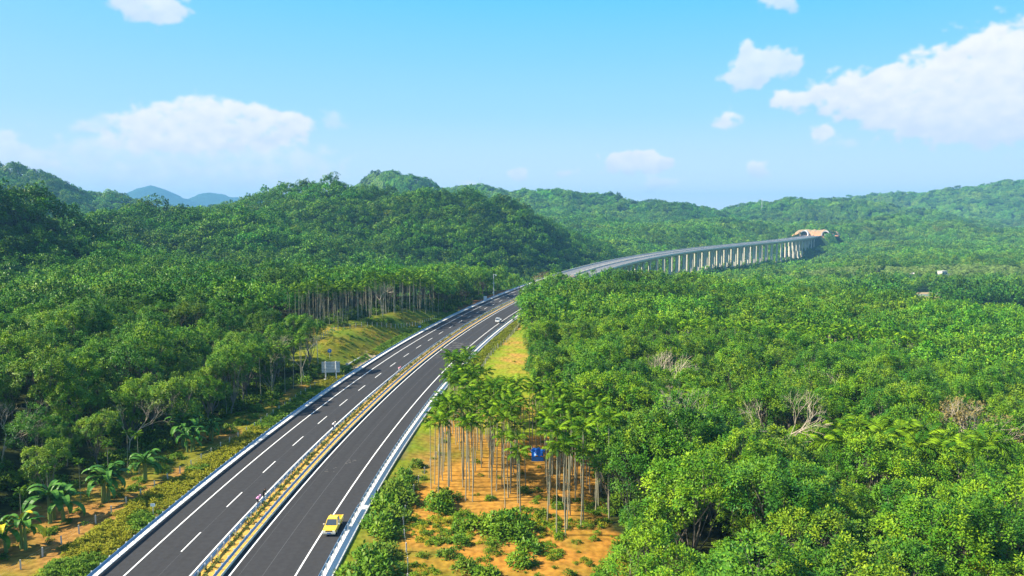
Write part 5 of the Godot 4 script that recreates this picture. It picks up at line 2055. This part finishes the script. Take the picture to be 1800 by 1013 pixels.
# ------------------------------------------------------------------ people
# bones: [from, to, radius, radius, colour]; the field of their tapered capsules, smoothly joined, is meshed with surface nets
func flesh(b: MB, bones: Array, cell: float) -> void:
	var lo := Vector3.INF
	var hi := -Vector3.INF
	for q in bones:
		for e in 2:
			lo = lo.min(q[e] - Vector3.ONE * (q[2 + e] + cell * 2.0))
			hi = hi.max(q[e] + Vector3.ONE * (q[2 + e] + cell * 2.0))
	var nx := int((hi.x - lo.x) / cell) + 2
	var ny := int((hi.y - lo.y) / cell) + 2
	var nz := int((hi.z - lo.z) / cell) + 2
	var f := PackedFloat32Array()
	f.resize(nx * ny * nz)
	var own := PackedInt32Array()
	own.resize(nx * ny * nz)
	for k in nz:
		for j in ny:
			for i in nx:
				var p := lo + Vector3(i, j, k) * cell
				var d := 1e9
				var near := 1e9
				var who := 0
				for n in bones.size():
					var q: Array = bones[n]
					var a: Vector3 = q[0]
					var ab: Vector3 = q[1] - a
					var t := clampf((p - a).dot(ab) / maxf(ab.length_squared(), 1e-6), 0.0, 1.0)
					var e := p.distance_to(a + ab * t) - lerpf(q[2], q[3], t)
					if e < near:
						near = e
						who = n
					var h := clampf(0.5 + 0.5 * (d - e) / 0.035, 0.0, 1.0)
					d = lerpf(d, e, h) - 0.035 * h * (1.0 - h) if d < 1e8 else e
				f[(k * ny + j) * nx + i] = d
				own[(k * ny + j) * nx + i] = who
	var at := {}
	for k in nz - 1:
		for j in ny - 1:
			for i in nx - 1:
				var s := Vector3.ZERO
				var c := 0
				for e in [[0, 1], [2, 3], [4, 5], [6, 7], [0, 2], [1, 3], [4, 6], [5, 7], [0, 4], [1, 5], [2, 6], [3, 7]]:
					var p0 := Vector3(i + (e[0] & 1), j + ((e[0] >> 1) & 1), k + (e[0] >> 2))
					var p1 := Vector3(i + (e[1] & 1), j + ((e[1] >> 1) & 1), k + (e[1] >> 2))
					var a: float = f[(int(p0.z) * ny + int(p0.y)) * nx + int(p0.x)]
					var g: float = f[(int(p1.z) * ny + int(p1.y)) * nx + int(p1.x)]
					if (a < 0.0) != (g < 0.0):
						s += p0.lerp(p1, a / (a - g))
						c += 1
				if c:
					var id := (k * ny + j) * nx + i
					at[id] = lo + s / c * cell
	var step := [1, nx, nx * ny]
	for id in at:
		var i: int = id % nx
		var j: int = (id / nx) % ny
		var k: int = id / (nx * ny)
		for ax in 3:
			var o: int = id + step[ax]
			if (f[id] < 0.0) == (f[o] < 0.0):
				continue
			var s1: int = step[(ax + 1) % 3]
			var s2: int = step[(ax + 2) % 3]
			if not (at.has(id - s1) and at.has(id - s2) and at.has(id - s1 - s2)):
				continue
			var col: Color = bones[own[id]][4]
			var q := [at[id], at[id - s1], at[id - s1 - s2], at[id - s2]]
			if f[id] < 0.0:
				b.quad(q[0], q[1], q[2], q[3], col)
			else:
				b.quad(q[3], q[2], q[1], q[0], col)


func person_mesh(bend: float, top: Color, legs: Color, reach: float) -> Array:      # facing +z; [body, hair, head place]
	var skin := Color(0.36, 0.20, 0.12)
	var bones := []
	var hip := Vector3(0, 0.93, -0.16 * bend)
	var spine := Vector3(0, cos(bend), sin(bend))
	var fwd := Vector3(0, -sin(bend), cos(bend))
	var chest := hip + spine * 0.34
	var neck := hip + spine * 0.56
	var look := (spine * 0.9 + fwd * 0.25 * bend).normalized()
	var head := neck + look * 0.19
	bones.append([hip, chest, 0.155, 0.16, top])
	for s in [-1.0, 1.0]:
		var sh := neck + Vector3(s * 0.17, 0, 0) - spine * 0.06
		bones.append([chest + Vector3(s * 0.06, 0, 0), sh, 0.13, 0.075, top])
		var hang := Vector3(s * 0.08, -1, 0.15).normalized().lerp((fwd + Vector3(s * 0.05, -0.4, 0)).normalized(), reach).normalized()
		var el := sh + hang * 0.28
		var hand := el + (hang + Vector3(-s * 0.1, 0, 0.3)).normalized() * 0.25
		bones.append([sh, el, 0.06, 0.048, top])
		bones.append([el, hand, 0.045, 0.032, skin])
		bones.append([hand, hand + (hand - el).normalized() * 0.08, 0.038, 0.034, skin])
		var hj := hip + Vector3(s * 0.09, -0.04, 0)
		var kn := Vector3(s * 0.11, 0.50, 0.05)
		var an := Vector3(s * 0.12, 0.09, -0.04)
		bones.append([hj, kn, 0.10, 0.065, legs])
		bones.append([kn, an, 0.062, 0.045, legs])
		bones.append([an + Vector3(0, -0.04, 0), Vector3(s * 0.14, 0.04, 0.13), 0.045, 0.035, Color(0.03, 0.03, 0.03)])
	bones.append([neck - spine * 0.02, head, 0.055, 0.06, skin])
	bones.append([head + look * 0.0, head + look * 0.05, 0.088, 0.095, skin])
	bones.append([head + fwd * 0.08, head + fwd * 0.11 - look * 0.02, 0.022, 0.018, skin])
	var b := MB.new()
	flesh(b, bones, 0.034)
	# fingers and thumb of either hand
	for q in bones.duplicate():
		if q[2] == 0.038:
			var d: Vector3 = (q[1] - q[0]).normalized()
			var x := d.cross(Vector3.BACK).normalized()
			for k in 4:
				var o: Vector3 = q[1] + x * (k - 1.5) * 0.019
				b.tube([o, o + d * 0.05, o + d * (0.085 - 0.008 * absf(k - 1.3)) + Vector3(0, -0.01, 0.02)], [0.010, 0.009, 0.007], 4, skin)
			var th: Vector3 = q[0] + x * 0.04
			b.tube([th, th + (x + d).normalized() * 0.05], [0.012, 0.009], 4, skin)
	return [b, head, look, fwd]


func make_people() -> void:
	var skin_mat := mat("people", Color(1, 1, 1), 0.85, 0.0, true)
	var pink := Color(0.82, 0.36, 0.66)
	var list := [
		["person", "person in a pink top and black trousers bending over the median guardrail", 110.2, -1.85, 1.15, 0.8, pink, Color(0.015, 0.015, 0.02), 0.7, 0.0, Color(0.55, 0.35, 0.62)],
		["person", "person dressed in black standing by the median, just beyond the one in pink", 112.4, -1.75, 1.2, 0.45, Color(0.012, 0.012, 0.018), Color(0.012, 0.012, 0.018), 0.4, 0.0, Color(0.01, 0.01, 0.012)],
		["person", "person in white shirt and dark trousers stooping at the median strip", 150.6, -1.8, 1.2, 0.8, Color(0.80, 0.78, 0.80), Color(0.03, 0.03, 0.07), 0.6, 0.0, Color(0.80, 0.76, 0.70)],
		["person", "person in rose and white clothes bending at the median, halfway up the road", 207.6, -1.75, 1.0, 0.9, Color(0.80, 0.34, 0.45), Color(0.75, 0.68, 0.66), 0.6, 0.0, Color(0.75, 0.25, 0.35)],
	]
	for q in list:
		var m := person_mesh(q[5], q[6], q[7], q[8])
		var p := rp(q[2], q[3], 0.0)
		var t := thing(q[0], q[1], "person", p, q[4])
		put("body", m[0].mesh(), skin_mat, t)
		var hat := MB.new()
		var hd: Vector3 = m[1]
		var up: Vector3 = m[2]
		var bk: Vector3 = m[3]
		hat.tube([hd - up * 0.01 - bk * 0.02, hd + up * 0.05 - bk * 0.02, hd + up * 0.11 - bk * 0.015, hd + up * 0.15], [0.10, 0.112, 0.095, 0.02], 12, q[10], true)
		if q[10].r > 0.2:
			hat.tube([hd + up * 0.06, hd + up * 0.07], [0.17, 0.10], 14, q[10], true)
		put("hat" if q[10].r > 0.2 else "hair", hat.mesh(), skin_mat, t)
	var m := person_mesh(0.08, Color(0.02, 0.022, 0.035), Color(0.015, 0.015, 0.02), 0.1)
	var bm: ArrayMesh = m[0].mesh()
	var hat := MB.new()
	hat.tube([m[1] + m[2] * 0.02, m[1] + m[2] * 0.10, m[1] + m[2] * 0.145], [0.108, 0.10, 0.03], 12, Color(0.015, 0.014, 0.014), true)
	var hm := hat.mesh()
	var places := [[424.0, -8.3, "worker in dark clothes nearest the left guardrail in the group at the bend"], [427.0, -6.6, "worker in dark clothes, second from the left guardrail in the group at the bend"], [429.0, -5.6, "worker in dark clothes, third from the left guardrail in the group at the bend"], [431.0, -4.2, "worker in dark clothes closest to the white car at the bend"], [447.0, -11.6, "worker in dark clothes alone against the left guardrail beyond the group"]]
	for k in places.size():
		var q: Array = places[k]
		var t := thing("person", q[2], "person", rp(q[0], q[1], 0.0), 0.8 * k)
		put("body", bm, skin_mat, t)
		put("hair", hm, skin_mat, t)
